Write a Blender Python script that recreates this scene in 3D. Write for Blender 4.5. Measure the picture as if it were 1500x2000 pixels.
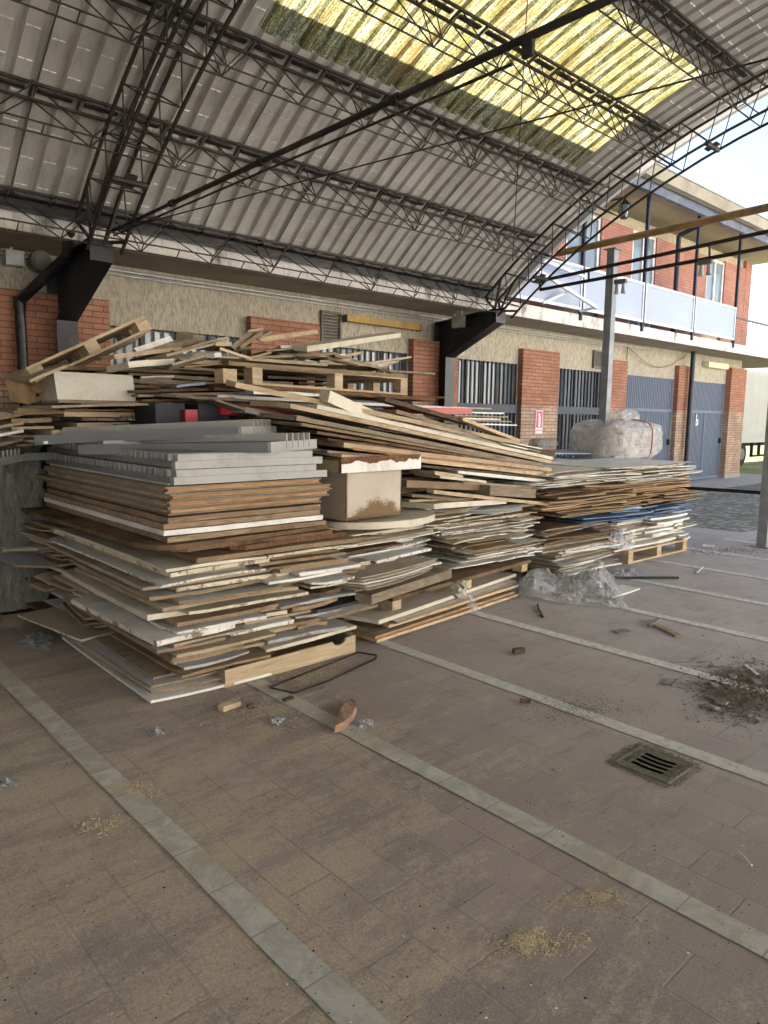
import bpy, bmesh, math, random
from mathutils import Vector, Matrix, Quaternion
for o in list(bpy.data.objects): bpy.data.objects.remove(o)
SC = bpy.context.scene
R = math.radians
rnd = random.Random(7)
# ------------------------------------------------------------------ camera
YAW, PITCH, ROLL, FPX, CH = .737378, .131258, .012887, 1397.3, 1.6
fw = Vector((math.sin(YAW)*math.cos(PITCH), math.cos(YAW)*math.cos(PITCH), -math.sin(PITCH)))
rt = Vector((math.cos(YAW), -math.sin(YAW), 0)); up = rt.cross(fw)
rt2 = rt*math.cos(ROLL)+up*math.sin(ROLL); up2 = up*math.cos(ROLL)-rt*math.sin(ROLL)
cam = bpy.data.objects.new('camera', bpy.data.cameras.new('camera'))
SC.collection.objects.link(cam)
cam.matrix_world = Matrix(((rt2.x, up2.x, -fw.x, 0), (rt2.y, up2.y, -fw.y, 0), (rt2.z, up2.z, -fw.z, CH), (0, 0, 0, 1)))
cam.data.sensor_fit = 'VERTICAL'; cam.data.sensor_height = 24; cam.data.lens = 24*FPX/2000
cam.data.clip_end = 3000; cam.data.clip_start = .05
SC.camera = cam
# ------------------------------------------------------------------ light
SUN_EL, SUN_AZ = R(39), R(-10)      # azimuth from +Y towards +X
w = bpy.data.worlds.new("World"); SC.world = w; w.use_nodes = True
nt = w.node_tree; bgn = nt.nodes['Background']
sk = nt.nodes.new('ShaderNodeTexSky'); sk.sky_type = 'NISHITA'; sk.sun_disc = False
sk.sun_elevation = SUN_EL; sk.sun_rotation = SUN_AZ; sk.air_density = 1.0; sk.dust_density = 1.4; sk.ozone_density = 1.0
hs = nt.nodes.new('ShaderNodeHueSaturation'); hs.inputs['Saturation'].default_value = .85
nt.links.new(sk.outputs[0], hs.inputs['Color']); nt.links.new(hs.outputs[0], bgn.inputs[0]); bgn.inputs[1].default_value = .064
sl = bpy.data.lights.new('sun', 'SUN'); sl.energy = 5.0; sl.angle = R(.5); sl.color = (1, .95, .87)
so = bpy.data.objects.new('sun', sl); SC.collection.objects.link(so)
sd = Vector((math.sin(SUN_AZ)*math.cos(SUN_EL), math.cos(SUN_AZ)*math.cos(SUN_EL), math.sin(SUN_EL)))
so.rotation_euler = sd.to_track_quat('Z', 'Y').to_euler(); so.location = (0, 30, 30)
SC.view_settings.view_transform = 'Standard'; SC.view_settings.look = 'None'
SC.view_settings.exposure = 2.68; SC.view_settings.gamma = 1
SC.render.engine = 'CYCLES'
SC.cycles.max_bounces = 8; SC.cycles.diffuse_bounces = 5; SC.cycles.transparent_max_bounces = 16
SC.cycles.use_denoising = True
# ------------------------------------------------------------------ material helpers
class NT:
    def __init__(s, name):
        s.m = bpy.data.materials.new(name); s.m.use_nodes = True
        s.t = s.m.node_tree; s.b = s.t.nodes['Principled BSDF']; s.out = s.t.nodes['Material Output']
    def n(s, typ, ins=None, **kw):
        x = s.t.nodes.new(typ)
        for k, v in kw.items(): setattr(x, k, v)
        for k, v in (ins or {}).items(): s.set(x.inputs[k], v)
        return x
    def set(s, sock, v):
        if hasattr(v, 'outputs'): v = v.outputs[0]
        if isinstance(v, bpy.types.NodeSocket): s.t.links.new(v, sock)
        else:
            if isinstance(v, (tuple, list)) and len(v) == 3 and sock.type == 'RGBA': v = (*v, 1)
            sock.default_value = v
    def coord(s, kind='Object', scale=(1, 1, 1), rand=False, rot=(0, 0, 0)):
        if kind == 'World': src = s.n('ShaderNodeNewGeometry').outputs['Position']
        else: src = s.n('ShaderNodeTexCoord').outputs[kind]
        if rand:
            oi = s.n('ShaderNodeObjectInfo').outputs['Random']
            mu = s.n('ShaderNodeMath', {0: oi, 1: 37.0}, operation='MULTIPLY')
            cb = s.n('ShaderNodeCombineXYZ', {0: mu, 1: mu, 2: mu})
            src = s.n('ShaderNodeVectorMath', {0: src, 1: cb}, operation='ADD').outputs[0]
        return s.n('ShaderNodeMapping', {'Vector': src, 'Scale': scale, 'Rotation': rot}).outputs[0]
    def noise(s, vec, scale, detail=4, rough=.55, dist=0):
        return s.n('ShaderNodeTexNoise', {'Vector': vec, 'Scale': scale, 'Detail': detail, 'Roughness': rough, 'Distortion': dist}).outputs['Fac']
    def ramp(s, fac, stops, mode='LINEAR'):
        r = s.n('ShaderNodeValToRGB', {'Fac': fac}); cr = r.color_ramp; cr.interpolation = mode
        while len(cr.elements) < len(stops): cr.elements.new(.5)
        for e, (p, c) in zip(cr.elements, stops):
            e.position = p
            if isinstance(c, (int, float)): c = (c, c, c)
            e.color = (*c, 1) if len(c) == 3 else c
        return r.outputs[0]
    def mix(s, fac, a, b, mode='MIX'):
        x = s.n('ShaderNodeMix', data_type='RGBA', blend_type=mode)
        s.set(x.inputs[0], fac); s.set(x.inputs[6], a); s.set(x.inputs[7], b); return x.outputs[2]
    def math(s, op, a, b=0.0):
        return s.n('ShaderNodeMath', {0: a, 1: b}, operation=op).outputs[0]
    def bump(s, h, strength=.3, dist=.01):
        bn = s.n('ShaderNodeBump', {'Height': h, 'Strength': strength, 'Distance': dist})
        s.set(s.b.inputs['Normal'], bn)
    def done(s, color=None, rough=.7, metal=0, spec=.3):
        if color is not None: s.set(s.b.inputs['Base Color'], color)
        s.set(s.b.inputs['Roughness'], rough); s.set(s.b.inputs['Metallic'], metal)
        s.b.inputs['Specular IOR Level'].default_value = spec
        return s.m
M = {}
def simple(name, c, rough=.6, metal=0, spec=.3, var=.25, scale=6, bump=0, dirt=None, bscale=60, rand=True):
    k = NT(name); v = k.coord('Object', rand=rand)
    nz = k.noise(v, scale, 6, .6)
    lo = tuple(x*(1-var) for x in c); hi = tuple(min(1, x*(1+var)) for x in c)
    col = k.ramp(nz, [(.3, lo), (.7, hi)])
    if dirt:
        d = k.ramp(k.noise(v, scale*.6, 8, .65), [(.5, 0), (.72, 1)])
        col = k.mix(d, col, dirt)
    if bump: k.bump(k.noise(v, bscale, 4), bump, .004)
    M[name] = k.done(col, rough, metal, spec); return M[name]

def chip(name, a, b, dark, speck=240, stain=None):
    k = NT(name); v = k.coord('Object', rand=True)
    g = k.noise(v, speck, 2, .7); col = k.ramp(g, [(.36, dark), (.5, a), (.66, b)])
    big = k.noise(v, 5, 5, .65)
    col = k.mix(k.ramp(big, [(.35, .75), (.65, 0)]), col, tuple(x*.55 for x in a))
    oi = k.n('ShaderNodeObjectInfo').outputs['Random']
    col = k.mix(k.math('MULTIPLY', oi, .3), col, dark)
    if stain: col = k.mix(k.ramp(k.noise(v, 2.6, 6, .7), [(.5, 0), (.62, .85)]), col, stain)
    k.bump(g, .5, .003)
    M[name] = k.done(col, .9, 0, .12); return M[name]
chip('chipboard', (.33, .235, .145), (.47, .365, .245), (.15, .10, .055))
chip('chipboard_pale', (.46, .375, .26), (.60, .515, .39), (.24, .18, .115))
chip('chipboard_brown', (.22, .14, .08), (.33, .225, .14), (.08, .05, .03), stain=(.05, .035, .025))
chip('osb_rotten', (.22, .11, .06), (.33, .19, .11), (.05, .03, .02), 90)
def laminate(name, c, dirt=(.25, .21, .15), amt=.62, rough=.42, spec=.4):
    k = NT(name); v = k.coord('Object', rand=True)
    oi = k.n('ShaderNodeObjectInfo').outputs['Random']
    col = k.mix(k.math('MULTIPLY', oi, .35), c, tuple(x*.72 for x in c))
    d = k.ramp(k.noise(v, 3.2, 9, .72, .6), [(.48, 0), (.74, amt)])
    col = k.mix(d, col, dirt)
    sp = k.ramp(k.noise(v, 95, 2), [(.66, 0), (.72, .55)])
    col = k.mix(sp, col, tuple(x*.5 for x in dirt))
    k.bump(k.noise(v, 25, 5), .12, .004)
    M[name] = k.done(col, rough, 0, spec); return M[name]
laminate('white_laminate', (.74, .73, .69))
laminate('cream_laminate', (.66, .60, .48))
laminate('grey_laminate', (.42, .43, .43), (.2, .18, .14))
laminate('beige_dusty', (.42, .36, .27), (.24, .19, .12), .8, .8, .2)
laminate('black_laminate', (.025, .027, .032), (.12, .11, .09), .3)
laminate('blue_laminate', (.10, .17, .32), (.2, .2, .2), .5)
laminate('blue_pale', (.30, .39, .52), (.3, .3, .28), .5)
laminate('red_laminate', (.45, .02, .03), (.25, .04, .03), .4, .35)
laminate('grey_paint', (.19, .20, .21), (.22, .21, .19), .3, .5)
laminate('grey_paint_lit', (.38, .375, .36), (.17, .155, .13), .5, .5)  # lit copy of the grey frame paint, for the brighter front faces
laminate('pinkish_board', (.50, .42, .36), (.32, .23, .14), .5, .6)
def chipped(name, c, under):
    k = NT(name); v = k.coord('Object', rand=True)
    n = k.noise(v, 7, 8, .75, .8); g = k.noise(v, 200, 2, .7)
    un = k.ramp(g, [(.36, tuple(x*.5 for x in under)), (.6, under)])
    cc = k.ramp(k.noise(v, 2.2, 6, .7), [(.35, tuple(x*.72 for x in c)), (.65, c)])
    cc = k.mix(k.ramp(k.noise(v, 30, 5, .8), [(.56, 0), (.64, .7)]), cc, (.20, .155, .10))
    col = k.mix(k.ramp(n, [(.545, 0), (.56, 1)]), cc, un)
    k.bump(n, .3, .003); M[name] = k.done(col, .6, 0, .3)
chipped('edge_white', (.75, .73, .68), (.33, .235, .145)); chipped('edge_cream', (.67, .60, .47), (.30, .21, .125)); chipped('edge_grey', (.40, .40, .385), (.30, .21, .13))
def wood(name, a, b, c, axis=0, ws=14, stain=None):
    k = NT(name); sc = [ws, ws, ws]; sc[axis] = 1.1
    v = k.coord('Object', tuple(sc), rand=True)
    g = k.noise(v, 3, 6, .6, 1.2); col = k.ramp(g, [(.3, a), (.5, b), (.7, c)])
    v2 = k.coord('Object', rand=True)
    oi = k.n('ShaderNodeObjectInfo').outputs['Random']
    col = k.mix(k.math('MULTIPLY', oi, .45), col, tuple(x*.5 for x in b))
    d = k.ramp(k.noise(v2, 4, 8, .7), [(.52, 0), (.72, .7)]); col = k.mix(d, col, stain or tuple(x*.35 for x in b))
    k.bump(g, .3, .003)
    M[name] = k.done(col, .8, 0, .2); return M[name]
wood('pine', (.38, .27, .16), (.58, .44, .29), (.70, .57, .41))
wood('pine_y', (.36, .25, .145), (.52, .39, .25), (.64, .515, .36), 1)
wood('old_wood_y', (.22, .17, .115), (.36, .29, .205), (.50, .42, .32), 1)
wood('orange_wood', (.22, .11, .05), (.42, .23, .11), (.55, .35, .20))
wood('old_wood', (.17, .13, .09), (.27, .215, .155), (.38, .32, .24))
wood('mouldy_wood', (.16, .10, .06), (.30, .21, .13), (.42, .34, .25), stain=(.012, .012, .012))
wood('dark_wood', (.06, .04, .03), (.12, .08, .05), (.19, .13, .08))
wood('hardboard', (.28, .17, .09), (.38, .25, .145), (.46, .33, .20), ws=3)
k = NT('box_front'); v = k.coord('Object'); sx = k.n('ShaderNodeSeparateXYZ', {0: v})
col = k.ramp(k.noise(v, 4, 6), [(.3, (.46, .39, .33)), (.7, (.56, .49, .42))])
low = k.math('ADD', k.math('SUBTRACT', .16, sx.outputs[2]), k.math('MULTIPLY', k.noise(v, 7, 6, .7), .30))
low = k.math('SUBTRACT', low, k.math('ABSOLUTE', k.math('MULTIPLY', k.math('SUBTRACT', sx.outputs[0], .32), .35)))
col = k.mix(k.ramp(low, [(.13, 0), (.22, .85)]), col, (.36, .27, .16))
sp = k.math('ADD', low, k.math('MULTIPLY', k.noise(v, 45, 3, .8), .18)); col = k.mix(k.ramp(sp, [(.25, 0), (.30, .9)]), col, (.16, .10, .045))
M['box_front'] = k.done(col, .7, 0, .2)
simple('cardboard', (.38, .26, .14), .85)
simple('black_plastic', (.02, .02, .022), .4)
simple('brick_red_chunk', (.30, .185, .13), .9, bump=.6, var=.4, scale=25)
simple('paper_white', (.7, .7, .7), .7, var=.1)
# steel of the canopy
k = NT('truss_steel'); v = k.coord('World')
col = k.ramp(k.noise(v, 7, 6, .7), [(.35, (.02, .018, .017)), (.6, (.05, .04, .033)), (.75, (.11, .065, .04))])
M['truss'] = k.done(col, .6, .3, .4)
simple('black_steel', (.012, .013, .016), .38, .2, .5, var=.3, dirt=(.05, .045, .04), rand=False)
simple('grey_post_paint', (.24, .255, .275), .45, .1, .4, rand=False)
simple('yellow_pipe', (.30, .19, .08), .6, 0, .3, var=.4, scale=3, dirt=(.12, .08, .045), rand=False)
simple('brown_rail', (.035, .022, .02), .5, .2, rand=False)
simple('galv', (.42, .43, .43), .4, .5, .4, rand=False)
# corrugated sheet
k = NT('roof_sheet'); v = k.coord('World', (1, 1, 1))
n1 = k.noise(v, .8, 6, .6); n2 = k.noise(k.coord('World', (3, 1.2, 1.2)), 2, 7, .7)
col = k.ramp(n1, [(.3, (.42, .40, .375)), (.7, (.55, .53, .505))])
col = k.mix(k.ramp(n2, [(.45, 0), (.75, .55)]), col, (.17, .145, .11))
M['roof'] = k.done(col, .5, .15, .4)
simple('crimp_light', (.52, .51, .49), .4, .1, var=.1, rand=False)
# translucent rooflight
k = NT('rooflight'); pos = k.n('ShaderNodeNewGeometry').outputs['Position']
v1 = k.coord('World', (2.6, .22, .22)); v2 = k.coord('World', (1, 1, 1))
band = k.noise(v1, 2.2, 3, .7); grain = k.noise(v2, 55, 2, .8); blot = k.noise(v2, 1.3, 6, .7)
strk = k.noise(k.coord('World', (28, 2.0, 2.0)), 1.5, 6, .8)
col = k.ramp(band, [(.34, (.19, .17, .06)), (.43, (.31, .28, .12)), (.49, (.56, .57, .40)), (.54, (.31, .275, .11)), (.60, (.45, .42, .24)), (.70, (.17, .14, .05))])
col = k.mix(k.ramp(grain, [(.42, .8), (.54, 0)]), col, (.08, .07, .02))
col = k.mix(k.ramp(strk, [(.44, .85), (.56, 0)]), col, (.075, .06, .018))
col = k.mix(k.ramp(blot, [(.54, 0), (.68, .7)]), col, (.17, .10, .04))
k.b.inputs['Base Color'].default_value = (.1, .1, .1, 1)
tr = k.n('ShaderNodeBsdfTranslucent', {'Color': col}); df = k.n('ShaderNodeBsdfDiffuse', {'Color': col})
mx = k.n('ShaderNodeMixShader', {0: .62}); k.t.links.new(df.outputs[0], mx.inputs[1]); k.t.links.new(tr.outputs[0], mx.inputs[2])
k.t.links.new(mx.outputs[0], k.out.inputs[0]); M['rooflight'] = k.m
# stucco
def stucco(name, c, dark):
    k = NT(name); v = k.coord('World', (1, 1, .28))
    n1 = k.noise(v, 38, 4, .75); big = k.noise(k.coord('World', (1, 1, .5)), 1.1, 6, .65)
    col = k.ramp(n1, [(.40, dark), (.56, c)])
    col = k.mix(k.ramp(big, [(.35, .5), (.65, 0)]), col, tuple(x*.6 for x in c))
    k.bump(n1, .8, .012); M[name] = k.done(col, .92, 0, .1)
stucco('stucco', (.53, .48, .385), (.31, .27, .21))
stucco('stucco_up', (.52, .45, .33), (.34, .28, .19))
# concrete
k = NT('concrete'); v = k.coord('World')
n1 = k.noise(v, 2, 8, .65); col = k.ramp(n1, [(.3, (.27, .235, .18)), (.7, (.40, .36, .28))])
k.bump(k.noise(v, 30, 4), .25, .006); M['concrete'] = k.done(col, .9, 0, .15)
# white painted slab edge with black mould growing down from the top joints
k = NT('slab_edge'); v = k.coord('World')
col = k.ramp(k.noise(v, 3, 6), [(.3, (.62, .58, .53)), (.7, (.80, .75, .70))])
s1 = k.noise(k.coord('World', (1.6, 1, .5)), 2.1, 8, .75); col = k.mix(k.ramp(s1, [(.55, 0), (.66, .9)]), col, (.10, .10, .07))
s2 = k.noise(k.coord('World', (9, 1, 1.5)), 1.5, 6, .75); col = k.mix(k.ramp(s2, [(.55, 0), (.7, .6)]), col, (.20, .20, .10))
M['slab_edge'] = k.done(col, .8, 0, .2)
# bricks (x along the wall; side faces use y)
def brick(name, a, b, mort, fr=.5):
    k = NT(name); pos = k.n('ShaderNodeNewGeometry').outputs['Position']
    sx = k.n('ShaderNodeSeparateXYZ', {0: pos})
    u = k.math('ADD', sx.outputs[0], sx.outputs[1])
    vec = k.n('ShaderNodeCombineXYZ', {0: u, 1: sx.outputs[2], 2: 0.0})
    bt = k.n('ShaderNodeTexBrick', {'Vector': vec, 'Color1': a, 'Color2': b, 'Mortar': mort, 'Scale': 1.0, 'Mortar Size': .0055, 'Mortar Smooth': .15, 'Bias': -.1, 'Brick Width': .25, 'Row Height': .068})
    col = bt.outputs['Color']; v = k.coord('World')
    col = k.mix(k.ramp(k.noise(v, 1.7, 7, .7), [(.4, .45), (.62, 0)]), col, tuple(x*.5 for x in a))
    col = k.mix(k.ramp(k.noise(v, 45, 3, .7), [(.45, .35), (.6, 0)]), col, tuple(x*.6 for x in a))
    # painted red above, bare brown brick below about 1.9 m
    if fr:
        zz = k.math('ADD', sx.outputs[2], k.math('MULTIPLY', k.noise(v, 3, 2), .02))
        lo = k.math('LESS_THAN', zz, 1.88)
        bt2 = k.n('ShaderNodeTexBrick', {'Vector': vec, 'Color1': (.42, .29, .205), 'Color2': (.56, .41, .30), 'Mortar': (.10, .065, .05), 'Scale': 1.0, 'Mortar Size': .0055, 'Mortar Smooth': .15, 'Bias': 0, 'Brick Width': .25, 'Row Height': .068})
        c2 = k.mix(k.ramp(k.noise(v, 1.2, 7, .7), [(.42, .6), (.6, 0)]), bt2.outputs['Color'], (.22, .13, .10))
        col = k.mix(lo, col, c2)
    h = k.math('MULTIPLY', bt.outputs['Fac'], -1.0)
    k.bump(k.math('ADD', h, k.math('MULTIPLY', k.noise(v, 60, 4), .3)), .7, .008)
    M[name] = k.done(col, .85, 0, .2)
brick('brick', (.41, .19, .125), (.52, .265, .18), (.12, .07, .05))
brick('brick_up', (.46, .215, .165), (.55, .285, .225), (.26, .13, .10), 0)
simple('blade_blue', (.018, .024, .045), .45, .2, .4, rand=False)
simple('blade_dark', (.022, .028, .042), .45, .2, .4, rand=False)
simple('garage_blue', (.115, .14, .20), .5, .1, .35, var=.08, rand=False)
simple('post_navy', (.02, .028, .05), .5, rand=False)
simple('fascia_blue', (.12, .145, .20), .55, .1, rand=False, dirt=(.25, .22, .2))
k = NT('window_glass'); v = k.coord('World')
M['glass'] = k.done(k.ramp(k.noise(v, 1.5, 3), [(.3, (.17, .21, .25)), (.7, (.28, .33, .38))]), .12, 0, .8)
k = NT('balcony_glass'); v = k.coord('World')
M['balcony_glass'] = k.done(k.ramp(k.noise(v, .8, 3), [(.3, (.32, .36, .46)), (.7, (.37, .41, .50))]), .32, 0, .5)
simple('alu', (.62, .63, .64), .4, .2, .4, rand=False)
# plastic film
def film(name, alpha, tint=(.85, .86, .88), sc=12, bumpd=.03):
    k = NT(name); v = k.coord('Object', (1, 1, 1) if name != 'film_dark' else (7, 7, 1.3), rot=(0, 0, 0) if name != 'film_dark' else (R(35), R(-40), 0))
    n = k.noise(v, sc, 5, .65, 1.5)
    rg = k.math('ABSOLUTE', k.math('SUBTRACT', n, .5)); k.bump(rg, 1.0, bumpd*3.2)
    gl = k.n('ShaderNodeBsdfPrincipled', {'Base Color': tint, 'Roughness': .09}); gl.inputs['Specular IOR Level'].default_value = .9
    k.t.links.new(k.b.inputs['Normal'].links[0].from_socket, gl.inputs['Normal'])
    tp = k.n('ShaderNodeBsdfTransparent'); mx = k.n('ShaderNodeMixShader', {0: k.ramp(n, [(.35, max(0, alpha-.14)), (.7, min(1, alpha+.25))])})
    k.t.links.new(tp.outputs[0], mx.inputs[1]); k.t.links.new(gl.outputs[0], mx.inputs[2]); k.t.links.new(mx.outputs[0], k.out.inputs[0])
    M[name] = k.m
film('film_thin', .3, (.93, .94, .97), 5, .04); film('film_wrap', .42, (.88, .84, .83), 4.5, .035); film('film_dark', .62, (.72, .74, .68), 2.2, .12)
# ground pavers: running bond along Y, 0.2 m courses, sawdust and dirt on top
k = NT('pavers'); pos = k.n('ShaderNodeNewGeometry').outputs['Position']; sx = k.n('ShaderNodeSeparateXYZ', {0: pos})
xs = k.math('SUBTRACT', sx.outputs[0], .075); vec = k.n('ShaderNodeCombineXYZ', {0: sx.outputs[1], 1: xs, 2: 0.0})
bt = k.n('ShaderNodeTexBrick', {'Vector': vec, 'Color1': (.285, .228, .215), 'Color2': (.355, .29, .27), 'Mortar': (.33, .285, .24), 'Scale': 1.0, 'Mortar Size': .0050, 'Mortar Smooth': .4, 'Bias': 0, 'Brick Width': .41, 'Row Height': .1963})
v = k.coord('World'); col = bt.outputs['Color']
col = k.mix(k.ramp(k.noise(v, 1.1, 6, .6), [(.35, .45), (.65, 0)]), col, (.19, .15, .13))
col = k.mix(k.ramp(k.noise(v, 130, 2, .7), [(.48, 0), (.62, .6)]), col, (.38, .335, .29))
# open side of the yard: its brighter daylight painted in as paler grey
open_light = k.ramp(k.math('ADD', k.math('MULTIPLY', sx.outputs[0], .16), k.math('MULTIPLY', sx.outputs[1], -.03)), [(.28, 0), (.75, .72)])
col = k.mix(open_light, col, k.ramp(k.noise(v, 3, 6, .7), [(.3, (.42, .385, .37)), (.7, (.57, .535, .515))]))
# sawdust: swept streaks and patches near the pile
sv = k.coord('World', (1, 3.4, 1), rot=(0, 0, R(9)))
s1 = k.noise(sv, 1.25, 9, .68, .5); s2 = k.noise(v, 24, 6, .8); s3 = k.noise(sv, 6, 6, .7)
dep = k.math('ADD', k.math('ADD', k.math('MULTIPLY', s1, .55), k.math('MULTIPLY', s2, .30)), k.math('MULTIPLY', s3, .2))
m1 = k.math('ABSOLUTE', k.math('SUBTRACT', sx.outputs[0], .9)); m2 = k.math('ABSOLUTE', k.math('SUBTRACT', sx.outputs[1], 2.4))
dist = k.math('ADD', k.math('MULTIPLY', m1, .045), k.math('MULTIPLY', m2, .028)); dep = k.math('SUBTRACT', dep, dist)
fine = k.noise(v, 75, 4, .85); dep2 = k.math('ADD', dep, k.math('MULTIPLY', k.math('SUBTRACT', fine, .5), .42))
saw = k.math('ADD', k.math('MULTIPLY', k.ramp(dep2, [(.455, 0), (.485, .7), (.56, .95)]), .60), k.math('MULTIPLY', k.ramp(dep, [(.40, 0), (.56, 1)]), .24))
col = k.mix(saw, col, k.ramp(k.noise(v, 90, 3, .8), [(.35, (.36, .305, .215)), (.65, (.56, .485, .35))]))
dk = k.ramp(k.noise(k.coord('World', (1, 4, 1), rot=(0, 0, R(6))), 2.4, 8, .7), [(.56, 0), (.72, .6)])
col = k.mix(k.math('MULTIPLY', dk, .75), col, (.13, .105, .088))
col = k.mix(k.ramp(k.noise(v, 210, 3, .8), [(.56, 0), (.64, .5)]), col, (.09, .075, .06))
col = k.mix(k.ramp(k.noise(v, 34, 8, .8), [(.60, 0), (.68, .7)]), col, (.10, .08, .062))
cv = k.n('ShaderNodeTexVoronoi', {'Vector': k.mix(.12, v, k.n('ShaderNodeTexNoise', {'Vector': v, 'Scale': 5.0}).outputs['Color']), 'Scale': 4.0}, feature='DISTANCE_TO_EDGE')
rx_ = k.math('SUBTRACT', sx.outputs[0], 4.55); ry_ = k.math('SUBTRACT', sx.outputs[1], 1.68)
rr_ = k.math('SQRT', k.math('ADD', k.math('MULTIPLY', rx_, rx_), k.math('MULTIPLY', ry_, ry_)))
rr_ = k.math('ADD', rr_, k.math('MULTIPLY', k.noise(v, 3, 5, .7), 1.1))
crk = k.math('MULTIPLY', k.ramp(cv.outputs['Distance'], [(.006, .9), (.03, 0)]), k.ramp(rr_, [(.9, 1), (1.6, 0)])); col = k.mix(crk, col, (.05, .042, .034))
col = k.mix(k.ramp(rr_, [(.62, .9), (.95, 0)]), col, k.ramp(k.noise(v, 60, 4, .8), [(.35, (.09, .078, .062)), (.6, (.22, .195, .165))]))
col = k.mix(k.math('MULTIPLY', bt.outputs['Fac'], k.ramp(k.noise(v, 2.3, 5, .7), [(.4, .0), (.65, .45)])), col, (.15, .12, .10))
h = k.math('ADD', k.math('MULTIPLY', bt.outputs['Fac'], -.9), k.math('MULTIPLY', k.noise(v, 60, 5), .5)); h = k.math('ADD', h, k.math('MULTIPLY', saw, .8))
k.bump(h, .5, .006); M['pavers'] = k.done(col, .85, 0, .2)
k = NT('strip_stone'); v = k.coord('World'); pos = k.n('ShaderNodeNewGeometry').outputs['Position']; sx = k.n('ShaderNodeSeparateXYZ', {0: pos})
vec = k.n('ShaderNodeCombineXYZ', {0: sx.outputs[1], 1: .1, 2: 0.0})
bt = k.n('ShaderNodeTexBrick', {'Vector': vec, 'Color1': (.45, .435, .38), 'Color2': (.54, .52, .465), 'Mortar': (.25, .22, .18), 'Scale': 1.0, 'Mortar Size': .003, 'Brick Width': .27, 'Row Height': 10.0})
col = k.mix(k.ramp(k.noise(v, 5, 7, .75, 1.5), [(.42, .7), (.6, 0)]), bt.outputs['Color'], (.31, .30, .25))
sv = k.noise(v, 2.2, 9, .75); col = k.mix(k.ramp(sv, [(.50, 0), (.62, .8)]), col, (.38, .32, .23))
col = k.mix(k.ramp(k.noise(v, 90, 4, .8), [(.60, 0), (.7, .6)]), col, (.16, .14, .11))
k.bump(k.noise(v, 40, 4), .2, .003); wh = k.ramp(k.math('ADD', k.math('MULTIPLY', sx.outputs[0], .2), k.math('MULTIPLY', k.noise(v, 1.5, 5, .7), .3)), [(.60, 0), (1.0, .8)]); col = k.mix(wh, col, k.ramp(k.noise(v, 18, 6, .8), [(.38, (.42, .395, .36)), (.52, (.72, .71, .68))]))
M['strip'] = k.done(col, .75, 0, .25)
k = NT('mossy_cobbles'); v = k.coord('World')
vo = k.n('ShaderNodeTexVoronoi', {'Vector': v, 'Scale': 8.0}); col = k.ramp(vo.outputs['Distance'], [(.2, (.42, .41, .38)), (.55, (.19, .18, .15))])
col = k.mix(k.ramp(k.noise(v, .9, 6, .7), [(.5, 0), (.64, .6)]), col, (.13, .15, .08)); k.bump(vo.outputs['Distance'], .6, .03)
M['cobbles'] = k.done(col, .9, 0, .15)
k = NT('far_grass'); v = k.coord('World')
M['grass'] = k.done(k.ramp(k.noise(v, .6, 8, .7), [(.3, (.16, .20, .06)), (.5, (.24, .27, .10)), (.7, (.42, .37, .24))]), .95, 0, .1)
simple('soil', (.14, .118, .095), .95, 0, .1, var=.6, scale=20, bump=.9, bscale=50, rand=False)
simple('sawdust', (.52, .43, .28), .95, 0, .05, var=.35, scale=60, bump=.6, bscale=120, rand=False)
simple('chips', (.38, .31, .19), .9, 0, .1, var=.4, scale=40, rand=False)
simple('dark_bits', (.05, .04, .035), .9, 0, .1, var=.5, scale=40, rand=False)
simple('cast_iron', (.17, .155, .12), .8, .1, .2, var=.4, scale=30, bump=.6, rand=False, dirt=(.2, .17, .09))
simple('pale_concrete', (.64, .61, .56), .9, var=.1, scale=1, rand=False)
simple('pale_wall', (.80, .765, .70), .9, var=.06, scale=1, rand=False)
simple('trailer_white', (.42, .41, .39), .5, 0, .3, var=.1, scale=2, rand=False, dirt=(.42, .38, .32))
simple('tyre', (.015, .015, .016), .85, rand=False)
simple('yellow_lamp', (.45, .27, .06), .5, 0, .4, dirt=(.3, .2, .08), rand=False)
simple('lamp_diffuser', (.75, .70, .42), .4, rand=False, var=.08)
simple('vent_grey', (.15, .14, .13), .6, .2, rand=False)
simple('tree_green', (.07, .10, .04), .9, 0, .1, var=.5, scale=3, rand=False)
simple('sign_red', (.62, .12, .18), .5, var=.05, rand=False)
simple('bark', (.10, .075, .05), .9, rand=False)
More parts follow.
